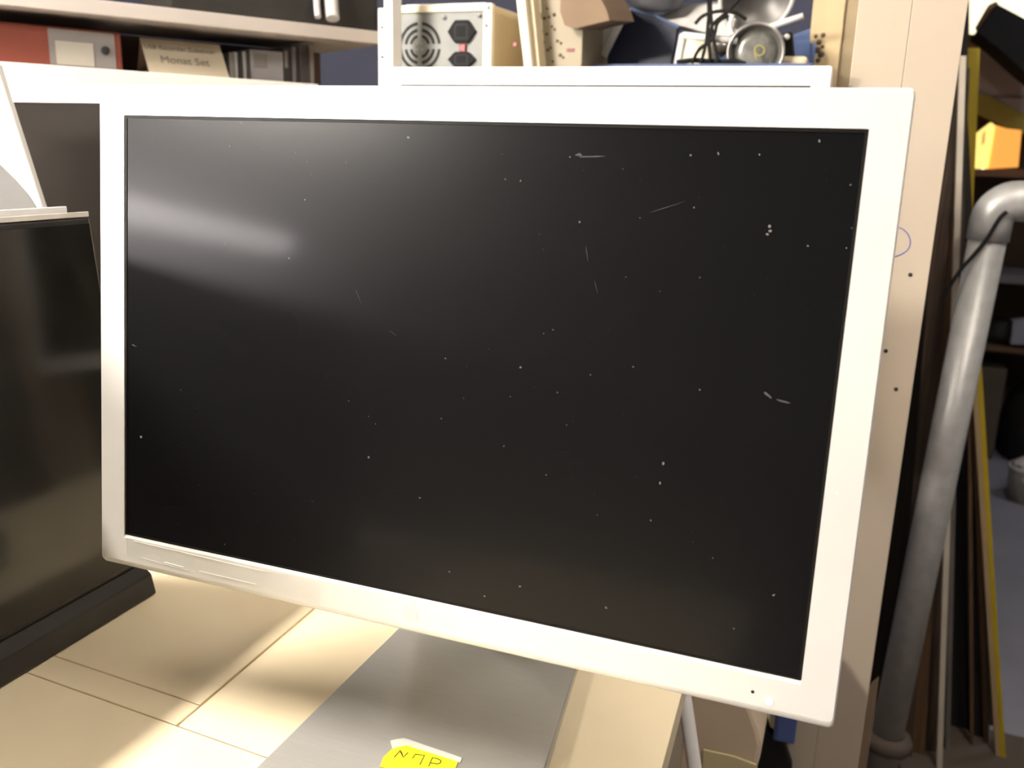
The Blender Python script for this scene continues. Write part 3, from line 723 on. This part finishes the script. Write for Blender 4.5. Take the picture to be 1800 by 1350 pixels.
# cream side panel leaning beside the tower
LY = 0.86
panel = thing('case_panel', (at(928, 100, Y=LY).x, LY + .1, SHZ), 'cream case panel with bright edge leaning right of the tower', 'panel')
t0, t1 = at(903, -40, Y=LY), at(919, -40, Y=LY); e0, e1 = at(921, 118, Y=LY), at(935, 118, Y=LY)
def ext(a, b, z): return a + (b - a) * ((z - a.z) / (b.z - a.z))
f0, f1 = ext(t0, e0, SHZ), ext(t1, e1, SHZ)
bm = bm_new(); prism(bm, [t0, t1, f1, f0], (0, .012, 0), .001); obj('edge', bm, cream_metal, panel)
bm = bm_new(); s = V((.001, .0125, 0)); prism(bm, [t0 + s, t1 + s + V((.007, 0, 0)), f1 + s + V((.007, 0, 0)), f0 + s], (0, .2, 0)); obj('sheet', bm, beige_metal, panel)  # the panel's shadow side, shade put into its beige colour
bm = bm_new(); c = at(906, 78, Y=LY); box(bm, (c.x - .004, LY - .001, c.z - .003), (c.x + .003, LY + .003, c.z + .003)); obj('red_sticker', bm, red_switch, panel)

# beige drive chassis, slotted front edge and perforated side
CHY = 0.90
vent_dark = mat('vent_dark', (.10, .08, .05), .8, var=.1)
ch = thing('drive_chassis', (at(980, 100, Y=CHY).x, CHY + .08, SHZ), 'beige metal drive chassis with slotted edge and perforated side', 'chassis')
xa, xb = at(938, 60, Y=CHY), at(953, 60, Y=CHY)
zt_ = at(940, -40, Y=CHY).z
slant = -0.055
def shx(z): return (z - xa.z) * slant * 2
bm = bm_new()
ps = [(-40, 22), (33, 52), (57, 88), (95, 150)]
for ya_, yb_ in ps:
    za, zb_ = at(945, ya_, Y=CHY).z, at(945, yb_, Y=CHY).z
    bm = bm_new(); prism(bm, [V((xa.x + shx(za), CHY, za)), V((xb.x + shx(za), CHY, za)), V((xb.x + shx(zb_), CHY, zb_)), V((xa.x + shx(zb_), CHY, zb_))], (0, .006, 0), .001); obj('slot_cover', bm, cream_metal, ch)
bm = bm_new()
zl_ = SHZ
xr = at(1028, 80, Y=CHY + .02).x
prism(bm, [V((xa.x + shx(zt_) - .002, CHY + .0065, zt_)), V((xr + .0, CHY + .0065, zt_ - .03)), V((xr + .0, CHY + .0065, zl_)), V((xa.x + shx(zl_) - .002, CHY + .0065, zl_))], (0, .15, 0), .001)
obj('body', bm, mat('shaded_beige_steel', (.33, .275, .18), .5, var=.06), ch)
bm = bm_new()
for px, py, r in ((957, 32, 4), (965, 30, 3), (974, 26, 4), (961, 60, 3.5), (970, 47, 3), (975, 52, 3), (963, 88, 3.5), (980, 72, 3.5), (986, 76, 3), (968, 84, 3), (985, 97, 4), (990, 101, 3), (972, 108, 3), (956, 74, 3), (1000, 44, 3), (955, 100, 3), (962, 15, 3)):
    c = at(px, py, Y=CHY + .0065); bm = bm_new(); lathe(bm, [(0, .0006), (r * mm * .8, .0006), (r * mm * .8, -.0004), (0, -.0004)], 8, axis_mtx((c.x, CHY + .0065, c.z), (0.1, -1, 0))); obj('vent_hole', bm, vent_dark, ch)
bm = bm_new(); c = at(1003, 88, Y=CHY + .0065); box(bm, (c.x - .006, CHY + .0055, c.z - .0025), (c.x + .006, CHY + .0068, c.z + .0025)); obj('red_label', bm, red_switch, ch)

# brown cardboard flap on the chassis
CB = 0.885
bm = bm_new(); prism(bm, [at(x, y, Y=CB) for x, y in ((986, -30), (1046, -20), (1066, 16), (1072, 36), (1030, 46), (1012, 51), (992, 44), (984, 20))], (0.01, .11, .012), .001)
tag(obj('cardboard_piece', bm, cardboard), 'torn brown cardboard piece resting against the drive chassis', 'cardboard')

# blue crate with its jumble
KY = 0.97
kx0, kx1 = at(1030, 110, Y=KY).x + .006, at(1424, 110, Y=KY).x
kz = at(1200, 110, Y=KY).z - .002
crate = thing('plastic_crate', ((kx0 + kx1) / 2, KY + .12, SHZ), 'blue plastic crate full of cables and lamp heads behind the displays', 'crate')
kd = .16; kx1 = min(kx1, 0.185)
bm = bm_new(); box(bm, (kx0, KY, SHZ), (kx1, KY + kd, SHZ + .006)); box(bm, (kx0, KY, SHZ + .006), (kx0 + .004, KY + kd, kz)); box(bm, (kx1 - .004, KY, SHZ + .006), (kx1, KY + kd, kz)); box(bm, (kx0 + .004, KY, SHZ + .006), (kx1 - .004, KY + .004, kz)); box(bm, (kx0 + .004, KY + kd - .004, SHZ + .006), (kx1 - .004, KY + kd, kz + .045))
obj('body', bm, crate_blue, crate)
bm = bm_new(); box(bm, (kx0 - .004, KY - .004, kz - .008), (kx1 + .004, KY + .001, kz), .001); obj('rim', bm, crate_blue, crate)
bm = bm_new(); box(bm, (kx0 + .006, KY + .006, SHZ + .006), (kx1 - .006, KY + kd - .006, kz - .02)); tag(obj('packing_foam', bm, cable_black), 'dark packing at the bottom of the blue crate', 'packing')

# pale grey flat sheet case with bright edge
def slabpx(name, pxs, Y, off, m, bev=.001, parent=None):
    bm = bm_new(); prism(bm, [at(x, y, Y=Y) for x, y in pxs], off, bev); return obj(name, bm, m, parent)
kb = 152
pcs = thing('plastic_cover', at(1060, 60, Y=1.02), 'pale grey plastic cover with bright slanted edge in the blue crate', 'cover')
slabpx('sheet', ((1030, -30), (1062, -20), (1102, 10), (1062, 96), (1040, 108), (1024, 150), (1020, 60)), 1.02, (0, .012, 0), pale_grey, .001, pcs)
slabpx('edge', ((1098, 9), (1106, 14), (1062, 100), (1055, 96)), 1.017, (0, .016, 0), white_plastic, .001, pcs)
nv = thing('notebook_lid', at(1130, 100, Y=1.06), 'dark navy notebook lid standing tilted in the blue crate', 'notebook')
slabpx('lid', ((1106, 14), (1150, 26), (1192, 48), (1180, 112), (1172, 150), (1036, 150), (1062, 98)), 1.06, (0, .014, 0), navy_gloss, .002, nv)
slabpx('edge_trim', ((1106, 12), (1150, 24), (1194, 46), (1192, 50), (1150, 29), (1104, 17)), 1.057, (0, .018, 0), crate_blue, .0008, nv)
cr = thing('cream_unit', at(1215, 110, Y=1.03), 'cream plastic unit with white rounded side right of the navy lid', 'electronics')
slabpx('side', ((1194, 58), (1205, 56), (1196, 112), (1190, 150), (1178, 150), (1184, 108)), 1.03, (0, .05, 0), white_plastic, .003, cr)
slabpx('front', ((1208, 66), (1252, 70), (1256, 150), (1192, 150), (1199, 104)), 1.034, (0, .045, 0), cream_metal, .002, cr)
# clear bowl at top
bowl = thing('plastic_bowl', at(1150, 0, Y=1.08), 'clear grey plastic bowl on top of the navy lid', 'bowl')
bm = bm_new(); c = at(1152, -14, Y=1.075); lathe(bm, [(0, -.030), (.025, -.028), (.045, -.018), (.056, 0), (.058, .002), (.058, .005), (.054, .004), (.043, -.015), (.024, -.025), (0, -.027)], 32, axis_mtx(c, (.1, -.25, 1)))
obj('shell', bm, mat('grey_clear_plastic', (.42, .42, .45), .2, trans=0.35, var=.05), bowl)
# silver reflectors
def reflector(label, px, py, Y, r, zdir, m, lens=None):
    c = at(px, py, Y=Y); t = thing('lamp_reflector', c, label, 'lamp part')
    mt = axis_mtx(c, zdir)
    bm = bm_new(); lathe(bm, [(r * .25, -r * .72), (r * .55, -r * .6), (r * .85, -r * .28), (r, 0), (r * 1.05, .002), (r * .96, .0), (r * .82, -r * .24), (r * .52, -r * .54), (.0, -r * .6)], 36, mt); obj('bowl', bm, m, t)
    bm = bm_new(); lathe(bm, [(r * .97, .001), (r * 1.08, .001), (r * 1.08, .004), (r * .97, .004), (r * .97, .001)], 36, mt); obj('rim', bm, white_plastic if not lens else chrome, t)
    if lens:
        bm = bm_new(); lathe(bm, [(0, -r * .08), (r * .5, -r * .12), (r * .84, -r * .2), (r * .84, -r * .3), (0, -r * .36)], 32, mt); obj('lens', bm, lens, t)
    return t
reflector('large dull silver lamp reflector at the top of the jumble', 1330, -6, 1.10, .058, (.35, -.75, -.35), grey_enamel)
reflector('round grey lamp head with pale lens at the front of the jumble', 1328, 92, 1.0, .040, (.12, -1, -.05), grey_enamel, mat('grey_lens', (.24, .235, .21), .25, .3, var=.3, vscale=60))
bm = bm_new(); tube(bm, smooth_path([at(x, y, Y=.990) for x, y in ((1328, 96), (1327, 86), (1334, 80), (1343, 85), (1342, 94), (1334, 98), (1327, 93), (1330, 104))]), .0014, 8)
tag(obj('yellow_wire', bm, mat('dull_yellow_wire', (.34, .30, .10), .5, var=.1)), 'short dull yellow wire curled in front of the round lamp head', 'wire')
# curved metal shade behind
bm = bm_new(); tube(bm, smooth_path([at(x, y, Y=1.03) for x, y in ((1262, 92), (1300, 66), (1340, 58), (1372, 74))]), [.010] * 24 + [.009], 12)
tag(obj('curved_arm', bm, chrome), 'curved grey metal arm over the round lamp head', 'lamp part')
bm = bm_new(); tube(bm, [at(1352, 48, Y=1.05), at(1412, 28, Y=1.05)], .005, 12); tag(obj('white_tube', bm, white_plastic), 'short white tube pointing at the tan post', 'tube')
bm = bm_new(); tube(bm, [at(1200, 62, Y=1.0), at(1296, 72, Y=1.0)], .0055, 12); tag(obj('white_tube', bm, white_plastic), 'white tube lying behind the black cables', 'tube')
bm = bm_new(); box(bm, at(1395, 112, Y=1.02) - V((.03, 0, .04)), at(1420, 98, Y=1.02) + V((0, .04, 0)), .006); tag(obj('small_box', bm, beige_metal), 'small tan box at the right end of the blue crate', 'box')
slabpx_o = slabpx('plastic_sheet', ((1392, 62), (1424, 50), (1424, 150), (1384, 150)), 1.12, (0, .01, 0), crate_blue)
tag(slabpx_o, 'blue plastic sheet standing in the crate beside the tan post', 'plastic sheet')
tag(slabpx('grey_housing', ((1148, 30), (1212, 6), (1262, 2), (1296, 34), (1284, 78), (1236, 60), (1196, 50)), 1.10, (0, .03, 0), chrome, .004), 'dull silver plastic housing behind the black cables', 'housing')
tag(slabpx('black_adapter', ((1372, 60), (1392, 54), (1396, 104), (1376, 116)), 1.045, (0, .03, 0), cable_black, .003), 'black power adapter beside the round lamp head', 'adapter')
bm = bm_new(); lathe(bm, [(0, -.005), (.004, -.003), (.005, 0), (.004, .003), (0, .005)], 14, M.Translation(at(1383, 65, Y=1.038))); tag(obj('plastic_ball', bm, white_plastic), 'small white ball by the black power adapter', 'knob')
bm = bm_new(); tube(bm, smooth_path([at(x, y, Y=1.07) for x, y in ((1288, 26), (1283, 44), (1286, 58), (1292, 64))]), .0035, 10); tag(obj('white_hook', bm, white_plastic), 'small white hook under the large silver reflector', 'hook')
tag(slabpx('cream_strip', ((1244, 76), (1252, 74), (1250, 150), (1242, 150)), 1.0, (0, .008, 0), cream_metal, .001), 'narrow cream strip upright among the cables', 'strip')
tag(slabpx('silver_bar', ((1258, 66), (1300, 60), (1302, 70), (1260, 80)), 1.04, (0, .012, 0), white_plastic, .002), 'short bright bar lying right of the cables', 'bar')
# cables
cb = thing('cable_bundle', at(1250, 112, Y=.985), 'bundle of black cables standing up in the crate', 'cables')
for pts in (((1243, -30), (1246, 20), (1244, 60), (1250, 110)), ((1248, -30), (1250, 30), (1254, 70), (1264, 112)), ((1310, -14), (1282, 18), (1250, 50), (1248, 112)), ((1222, 42), (1236, 28), (1262, 20), (1290, 22), (1312, 34)), ((1216, 112), (1228, 88), (1246, 74), (1256, 60), (1262, 40), (1280, 26)), ((1232, 112), (1240, 80), (1244, 50))):
    bm = bm_new(); tube(bm, smooth_path([at(x, y, Y=.985) for x, y in pts]), .0026, 8); obj('cable', bm, cable_black, cb)
bm = bm_new(); tube(bm, smooth_path([at(x, y, Y=.99) for x, y in ((1190, 110), (1220, 106), (1260, 109), (1290, 108), (1310, 113))]), .004, 8); obj('cable_tie', bm, cable_black, cb)

# ------------------------------------------------------------------ posts on the right
PY = 0.62
post = thing('wooden_post', (0.278, PY + .02, FZ), 'cream painted double-board post right of the silver display', 'post')
xl, xm, xr = at(1510, 0, Y=PY).x, at(1605, 0, Y=PY).x, at(1703, 0, Y=PY).x
bm = bm_new(); box(bm, (xl, PY, FZ), (xm, PY + .028, CZ), .001); obj('plank', bm, post_paint, post)
bm = bm_new(); box(bm, (xm + .00005, PY + .0001, FZ), (xr, PY + .028, CZ), .001); obj('plank', bm, post_paint_b, post)
for px, py in ((1600, 483), (1557, 617), (1575, 684)):
    c = at(px, py, Y=PY); bm = bm_new(); lathe(bm, [(0, .0006), (.0022, .0006), (.0024, -.0008), (0, -.0008)], 12, axis_mtx((c.x, PY + .0002, c.z), (0, -1, 0))); obj('screw_hole', bm, dark_hole, post)
bm = bm_new(); tube(bm, smooth_path([(lambda p: V((p.x, PY - .0001, p.z)))(at(x, y, Y=PY)) for x, y in ((1566, 404), (1580, 400), (1594, 409), (1600, 424), (1596, 438), (1584, 447), (1570, 452))]), .0005, 6); obj('pen_mark', bm, pen_blue, post)
bx = thing('blue_plastic_box', at(1378, 1290, Y=PY - .03), 'small dark blue plastic box fixed low on the post', 'box')
bm = bm_new(); q0, q1 = at(1362, 1274, Y=PY), at(1402, 1262, Y=PY); box(bm, (q0.x, PY - .03, q0.z - .004), (q1.x, PY, q1.z + .03), .003); obj('body', bm, blue_plastic, bx)
bm = bm_new(); box(bm, (q0.x + .004, PY - .032, q0.z), (q1.x - .004, PY - .0298, q1.z + .024), .001); obj('lid', bm, blue_plastic, bx)
# cardboard strip low on the right side of the post
slabo = slabpx('cardboard_strip', ((1519, 1214), (1545, 1190), (1536, 1262), (1512, 1420), (1485, 1420)), PY + .035, (0, .004, 0), cardboard)
p0 = [v.co.z for v in slabo.data.vertices]
tag(slabo, 'narrow cut cardboard strip fixed to the right side of the post', 'cardboard')

TY = 1.15
grime = mat('brown_grime', (.10, .075, .05), .9, var=.2)
tp_ = thing('tan_post', (at(1470, 60, Y=TY).x, TY + .03, FZ), 'yellowish tan wooden post left of the cream post', 'post')
x0, x1, x2 = at(1430, 0, Y=TY).x, at(1487, 0, Y=TY).x, at(1512, 0, Y=TY).x
bm = bm_new(); box(bm, (x0, TY, FZ), (x1, TY + .05, CZ), .001); obj('plank', bm, wood_tan, tp_)
bm = bm_new(); box(bm, (x1 + .0005, TY + .006, FZ), (x2, TY + .05, CZ), .001); obj('side_batten', bm, mat('darker_tan_wood', (.34, .26, .15), .7, var=.1), tp_)
bm = bm_new()
for px, py, r in ((1447, 62, 4), (1440, 75, 4), (1437, 88, 5), (1443, 96, 5), (1438, 106, 4), (1434, 64, 3), (1446, 82, 3)):
    c = at(px, py, Y=TY); bm = bm_new(); lathe(bm, [(0, .001), (r * mm * 1.1, .0006), (r * mm * 1.2, 0), (0, 0)], 9, axis_mtx((c.x, TY, c.z), (0, -1, 0))); obj('dirt_spot', bm, grime, tp_)

# ------------------------------------------------------------------ leaning boards between post and rail
def leaning(label, top, bot, Y, px_w, m, depth=.018, extra=None, name='leaning_board', top_w=None):
    T_ = at(*top, Y=Y); B2 = at(*bot, Y=Y)
    Bf = ext(T_, B2, FZ)
    w = px_w / F * (Y + .75) * 0.5; wt = (top_w or px_w) / F * (Y + .75) * 0.5
    t = thing(name, (Bf.x, Y + depth / 2, FZ), label, 'board', 'boards stacked beside the post')
    bm = bm_new(); prism(bm, [T_ - V((wt, 0, 0)), T_ + V((wt, 0, 0)), Bf + V((w, 0, 0)), Bf - V((w, 0, 0))], (0, depth, 0), .0008)
    obj('board', bm, m, t)
    if extra:
        w2 = w * 2.0; bm = bm_new()
        prism(bm, [T_ + V((w, 0, 0)), T_ + V((w + w2, 0, 0)), Bf + V((w + w2, 0, 0)), Bf + V((w, 0, 0))], (0, depth, 0), .0008); obj('painted_face', bm, extra, t)
    return t
def by(k): return 1.40 + 0.02 * k
leaning('thin white-edged board standing in the brown stack', (1693, 98), (1653, 1300), by(0), 8, white_board)
leaning('dark brown board nearest the cream post, first of the stack', (1672, 150), (1590, 1300), by(1), 24, brown_board)
leaning('rough brown board second from the cream post', (1680, 140), (1615, 1300), by(2), 20, rust_board)
leaning('dark brown board just left of the white-edged one', (1686, 120), (1640, 1300), by(3), 26, brown_board)
leaning('thin grey-edged board right of the white-edged one', (1689, 260), (1666, 1300), by(4), 7, grey_board)
leaning('tan-edged board with a yellow face, its foot beside the grey floor', (1706, 556), (1749, 1240), by(5), 7, tan_edge, extra=yellow_paint)
leaning('thin rust brown board right of the broad black one', (1703, 520), (1709, 1300), by(6), 5, rust_board)
leaning('narrow dark brown board beside the yellow-faced one', (1706, 560), (1734, 1300), by(7), 6, rust_board)
leaning('black board left of the yellow-faced one', (1704, 430), (1722, 1300), by(8), 26, black_board)
leaning('broad black board behind the galvanised rail', (1692, 120), (1688, 1300), by(9), 40, black_board, top_w=9)
leaning('wide dark brown sheet standing at the back of the stack', (1682, 130), (1616, 1320), by(11), 215, mat('dark_brown_sheet', (.022, .0145, .0095), .7, var=.6, vscale=8, stretch=(25, 25, .5)), top_w=22)
leaning('tall yellow board showing above the rail elbow', (1711, 84), (1698, 380), 1.95, 17, yellow_paint, depth=.02)
leaning('tall black board left of the yellow one, beside the post top', (1698, -60), (1689, 400), 1.90, 9, black_board, depth=.02)

b = bm_new(); fm = [at(x, y, Z=FZ) for x, y in ((1420, 1262), (1740, 1283), (1830, 1296))]
prism(b, [V((.2, .5, FZ)), V((.2, 1.75, FZ)), V((at(1752, 1240, Z=FZ).x, 1.75, FZ)), V((fm[1].x, fm[1].y, FZ)), V((1.6, fm[2].y - .05, FZ)), V((1.6, .5, FZ))], (0, 0, .0012)); tag(obj('floor_covering', b, mat('brown_lino', (.11, .085, .065), .7, var=.15, vscale=5)), 'dark brown floor covering under the rail foot and the boards', 'floor covering')
# galvanised rail
PYR = 1.33
c0 = at(1750, 352, Y=PYR); foot = ext(c0, at(1562, 1280, Y=PYR), FZ)
rail = thing('galvanised_rail', (foot.x, PYR, FZ), 'galvanised pipe rail with rounded elbow right of the post', 'rail')
pr = 0.0315
hx = at(1800, 337, Y=PYR); hd = (hx - c0); hd = V((1, 0, 0.0)) 
vd = (c0 - foot).normalized()
el = []
Rb = .035
for k in range(9):
    a = math.radians(90 * k / 8)
    el.append(c0 - vd * Rb + vd * Rb * math.sin(a) + hd * Rb * (1 - math.cos(a)) )
bm = bm_new(); tube(bm, [foot, c0 - vd * (Rb + .02)], pr, 24); obj('upright_pipe', bm, galv, rail)
bm = bm_new(); tube(bm, [c0 - vd * (Rb + .035)] + el + [el[-1] + hd * .03], pr * 1.12, 24); obj('elbow', bm, galv, rail)
bm = bm_new(); tube(bm, [el[-1] + hd * .028, el[-1] + hd * .9], pr, 24); obj('top_pipe', bm, galv, rail)
e2 = el[-1] + hd * .9
bm = bm_new(); tube(bm, [e2, V((e2.x + .03, e2.y, FZ))], pr, 24); obj('upright_pipe', bm, galv, rail)
bm = bm_new(); lathe(bm, [(0, .012), (.05, .012), (.052, .008), (.052, 0), (0, 0)], 28, M.Translation(foot)); obj('foot_flange', bm, mat('rusty_flange', (.12, .09, .07), .7, var=.2), rail)
cz_ = at(1570, 1302, Y=PYR); cc = ext(c0, foot, cz_.z); bm = bm_new()
lathe(bm, [(pr + .001, .018), (.046, .014), (.05, .004), (.05, -.012), (pr + .001, -.018)], 28, axis_mtx(cc, vd)); obj('collar', bm, MATS['rusty_flange'], rail)
bm = bm_new()
cy = PYR - pr - .006
tube(bm, smooth_path([at(x, y, Y=cy) for x, y in ((1770, 372), (1757, 384), (1736, 418), (1712, 448), (1692, 470), (1674, 496), (1660, 520), (1654, 530))]), .0035, 8)
tag(obj('cable', bm, cable_black), 'thin black cable hanging across the galvanised rail', 'cable')

# ------------------------------------------------------------------ low right: pole and paper sack
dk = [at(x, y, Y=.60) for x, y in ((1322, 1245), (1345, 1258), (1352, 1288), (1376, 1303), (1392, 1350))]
bm = bm_new(); prism(bm, dk + [V((dk[-1].x, .60, FZ)), V((dk[0].x - .02, .60, FZ))], (0, .016, 0), .003)  # dark sheet put in where there is only a shaded gap
tag(obj('gap_shade_sheet', bm, cable_black), 'added dark sheet for the shaded gap between the paper sack and the cream post', 'sheet')
bm = bm_new(); pt, pb_ = at(1196, 1180, Y=.34), at(1221, 1350, Y=.34); tube(bm, [pt, ext(pt, pb_, FZ)], .0075, 14)
tag(obj('plastic_pole', bm, pale_grey), 'pale grey plastic pole standing right of the bench', 'pole')
sk = thing('paper_sack', (.3, .5, FZ), 'beige paper sack with bulging side below the display corner', 'sack')
prof_px = [(1216, 1195), (1300, 1210), (1322, 1250), (1334, 1283), (1340, 1310), (1335, 1338), (1325, 1365)]
YS = .46
pts = [at(x, y, Y=YS) for x, y in prof_px]
last = pts[-1]
pts += [V((last.x - .004, YS, -.42)), V((last.x + .03, YS, -.55)), V((last.x + .03, YS, FZ)), V((pts[0].x - .03, YS, FZ)), V((pts[0].x - .02, YS, -.42))]
bm = bm_new(); prism(bm, pts, (0, .13, 0), .006); obj('body', bm, sack_paper, sk)
bm = bm_new(); f_ = [at(x, y, Y=YS - .004) for x, y in ((1236, 1318), (1290, 1330), (1330, 1345), (1318, 1375), (1230, 1380))]; prism(bm, f_, (0, .003, 0), .0008); obj('folded_flap', bm, mat('yellowish_paper', (.62, .53, .30), .8, var=.05), sk)

# ------------------------------------------------------------------ far right: the dim store beyond
def rpx(name, pxs, Y, depth, m, parent=None, bev=.002): return slabpx(name, pxs, Y, (0, depth, 0), m, bev, parent)
UY = 3.75
unit = thing('store_shelf', (at(1790, 600, Y=UY).x, UY + .2, FZ), 'dark brown store shelf in the dim area beyond the rail', 'shelving')
ux0, ux1 = at(1715, 480, Y=UY).x - .45, 2.2
zdesk = at(1760, 298, Y=UY).z
bm = bm_new(); box(bm, (ux0, UY, zdesk - .03), (ux1, UY + .5, zdesk), .002); obj('top_board', bm, mat('orange_brown_wood', (.22, .095, .04), .6, var=.2), unit)
bm = bm_new(); box(bm, (ux0, UY + .46, FZ), (ux1, UY + .5, zdesk - .031)); obj('back_panel', bm, wall_brown, unit)
z2 = at(1770, 489, Y=UY).z; bm = bm_new(); box(bm, (ux0, UY, z2 - .022), (ux1, UY + .455, z2 + .014), .002); obj('shelf_board', bm, mat('mauve_grey_edge', (.16, .14, .15), .6, var=.1), unit)
z3 = at(1770, 612, Y=UY).z; bm = bm_new(); box(bm, (ux0, UY, z3 - .02), (ux1, UY + .455, z3), .002); obj('shelf_board', bm, rust_board, unit)
for x in (ux0, ux1 - .03):
    bm = bm_new(); box(bm, (x, UY + .02, FZ), (x + .03, UY + .45, zdesk - .031)); obj('side_panel', bm, wall_brown, unit)
# box lit by a warm bulb, the lamplight put into its glowing faces
lp = thing('lamplit_box', at(1752, 298, Y=UY + .1), 'orange box on the dark store shelf, lamplight put into its faces', 'lamp')
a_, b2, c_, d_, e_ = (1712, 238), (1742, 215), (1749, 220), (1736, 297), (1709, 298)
rpx('side_lit_face', (a_, b2, c_, d_, e_), UY + .06, .04, yellow_lit_face, lp, .003)
rpx('front_lit_face', ((1750, 220), (1770, 226), (1796, 229), (1790, 294), (1737, 297)), UY + .07, .12, orange_lit_face, lp, .003)
rpx('slot', ((1727, 236), (1733, 228), (1731, 252), (1725, 255)), UY + .056, .004, mat('lamplit_slot', (.5, .3, .1), .7, emit=(.8, .45, .12), estr=.7), lp, 0)
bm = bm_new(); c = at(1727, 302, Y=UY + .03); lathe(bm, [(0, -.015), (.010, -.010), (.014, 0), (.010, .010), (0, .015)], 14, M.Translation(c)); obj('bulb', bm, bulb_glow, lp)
# clutter on lower shelf
bm = bm_new()
for px, py, r in ((1738, 592, .07), (1760, 575, .085), (1782, 590, .08), (1752, 600, .06), (1800, 580, .09)):
    c = at(px, py, Y=UY + .15); mt = M.Translation((c.x, c.y, z3)); lathe(bm, [(0, 0), (r * .9, 0), (r, r * .5), (r * .75, r * 1.0), (r * .3, r * 1.25), (0, r * 1.3)], 14, mt)
tag(obj('black_bags', bm, black_board), 'heap of black bags on the middle board of the store shelf', 'bags', kind='stuff')
pb = rpx('pale_box', ((1781, 566), (1812, 562), (1812, 606), (1776, 606)), UY + .02, .08, mat('pale_box_card', (.30, .29, .33), .7, var=.05)); tag(pb, 'pale grey box on the store shelf in front of the black bags', 'box')
c = at(1746, 770, Y=UY - .05)
bm = bm_new(); box(bm, (at(1728, 640, Y=UY).x, UY + .03, FZ), (at(1775, 640, Y=UY).x, UY + .35, at(1750, 650, Y=UY).z), .004); tag(obj('brown_box', bm, mat('dim_brown_card', (.10, .075, .055), .85, var=.1)), 'brown cardboard box on the floor under the store shelf', 'box')
bm = bm_new(); c = at(1850, 700, Y=UY + .15); lathe(bm, [(0, 0), (.17, 0), (.2, .12), (.17, .28), (.08, .38), (0, .40)], 20, M.Translation((c.x, c.y, FZ))); tag(obj('rubbish_bag', bm, black_board), 'black rubbish bag on the floor under the store shelf', 'bag')
bb = at(1732, 778, Z=FZ)
wb = slabpx('white_carton', ((1723, 718), (1742, 719), (1738, 779), (1729, 779)), bb.y, (0, .1, 0), mat('bluish_white_card', (.50, .52, .58), .6, var=.04)); tag(wb, 'small bluish white carton standing on the far floor', 'carton')
# bucket
bc = at(1790, 880, Z=FZ)
bk = thing('bucket', (bc.x, bc.y + .02, FZ), 'grey bucket full of crumpled white paper on the floor', 'bucket')
topz = at(1760, 815, Y=bc.y + .02).z - FZ
rb = (at(1832, 860, Y=bc.y).x - at(1752, 860, Y=bc.y).x) / 2
mt = M.Translation((bc.x + .03, bc.y + .02, FZ))
bm = bm_new(); lathe(bm, [(0, 0), (rb * .92, 0), (rb * 1.02, topz), (rb * .97, topz), (rb * .88, .006), (0, .006)], 36, mt); obj('shell', bm, bucket_grey, bk)
bm = bm_new(); lathe(bm, [(rb * 1.0, topz - .012), (rb * 1.06, topz - .012), (rb * 1.06, topz + .004), (rb * .97, topz + .004)], 36, mt); obj('rim', bm, white_paper, bk)
bm = bm_new()
for k in range(9):
    a = k * 2.4; r = rb * .55 * (k % 3) / 2
    bmesh.ops.create_icosphere(bm, subdivisions=2, radius=.05, matrix=M.Translation((bc.x + .03 + r * math.cos(a), bc.y + .02 + r * math.sin(a), FZ + topz - .01)))
for v in bm.verts: v.co += V((random.uniform(-.008, .008) for _ in range(3)))
tag(obj('crumpled_paper', bm, white_paper), 'crumpled white paper heaped in the grey bucket', 'paper', kind='stuff')
# things high on the back wall
HY = 4.1
bx_ = thing('black_speaker', at(1790, 80, Y=HY - .3), 'tilted black box with a tan flap high on the back wall', 'speaker')
rpx('box', ((1717, 57), (1752, 6), (1850, 58), (1850, 168), (1790, 118), (1752, 84)), HY - .25, .28, black_board, bx_, .004)
bm = bm_new(); c = at(1800, 90, Y=HY); tube(bm, [V((c.x, HY, c.z)), V((c.x, 4.3, c.z))], .02, 10); obj('wall_mount', bm, steel_leg, bx_)
rpx('flap', ((1716, 46), (1738, 8), (1750, 2), (1756, 5), (1720, 54)), HY - .2, .06, pink_tan, bx_, .002)
pl = thing('grey_placard', at(1770, 150, Y=HY), 'grey placard with olive lower band on the back wall', 'placard')
rpx('sheet', ((1690, 60), (1740, 78), (1760, 86), (1850, 140), (1850, 250), (1690, 160)), HY + .1, .10, grey_placard, pl, .002)
rpx('band', ((1700, 163), (1735, 165), (1850, 226), (1850, 250), (1776, 229), (1700, 192)), HY + .08, .015, olive, pl, .002)
rpx('line', ((1716, 168), (1850, 171), (1850, 173), (1716, 170)), HY + .09, .006, mat('dark_line', (.10, .09, .11), .7), pl, 0)
bd = rpx('tan_shelf_end', ((1690, 60), (1718, 60), (1750, 78), (1739, 89), (1690, 82)), HY + .035, .04, mat('dusty_tan', (.50, .38, .19), .7, var=.08)); tag(bd, 'dusty tan board end sticking out under the black box', 'board')

# ------------------------------------------------------------------ light and exposure
wd = bpy.data.worlds.new('world'); sc.world = wd; wd.use_nodes = True
wd.node_tree.nodes['Background'].inputs[0].default_value = (0.5, 0.55, 0.65, 1)
wd.node_tree.nodes['Background'].inputs[1].default_value = 0.0
vs = sc.view_settings
vs.view_transform = 'Standard'; vs.look = 'None'; vs.gamma = 1.0; vs.use_curve_mapping = False
vs.exposure = 0.0
sc.cycles.use_denoising = True
sc.cycles.max_bounces = 8
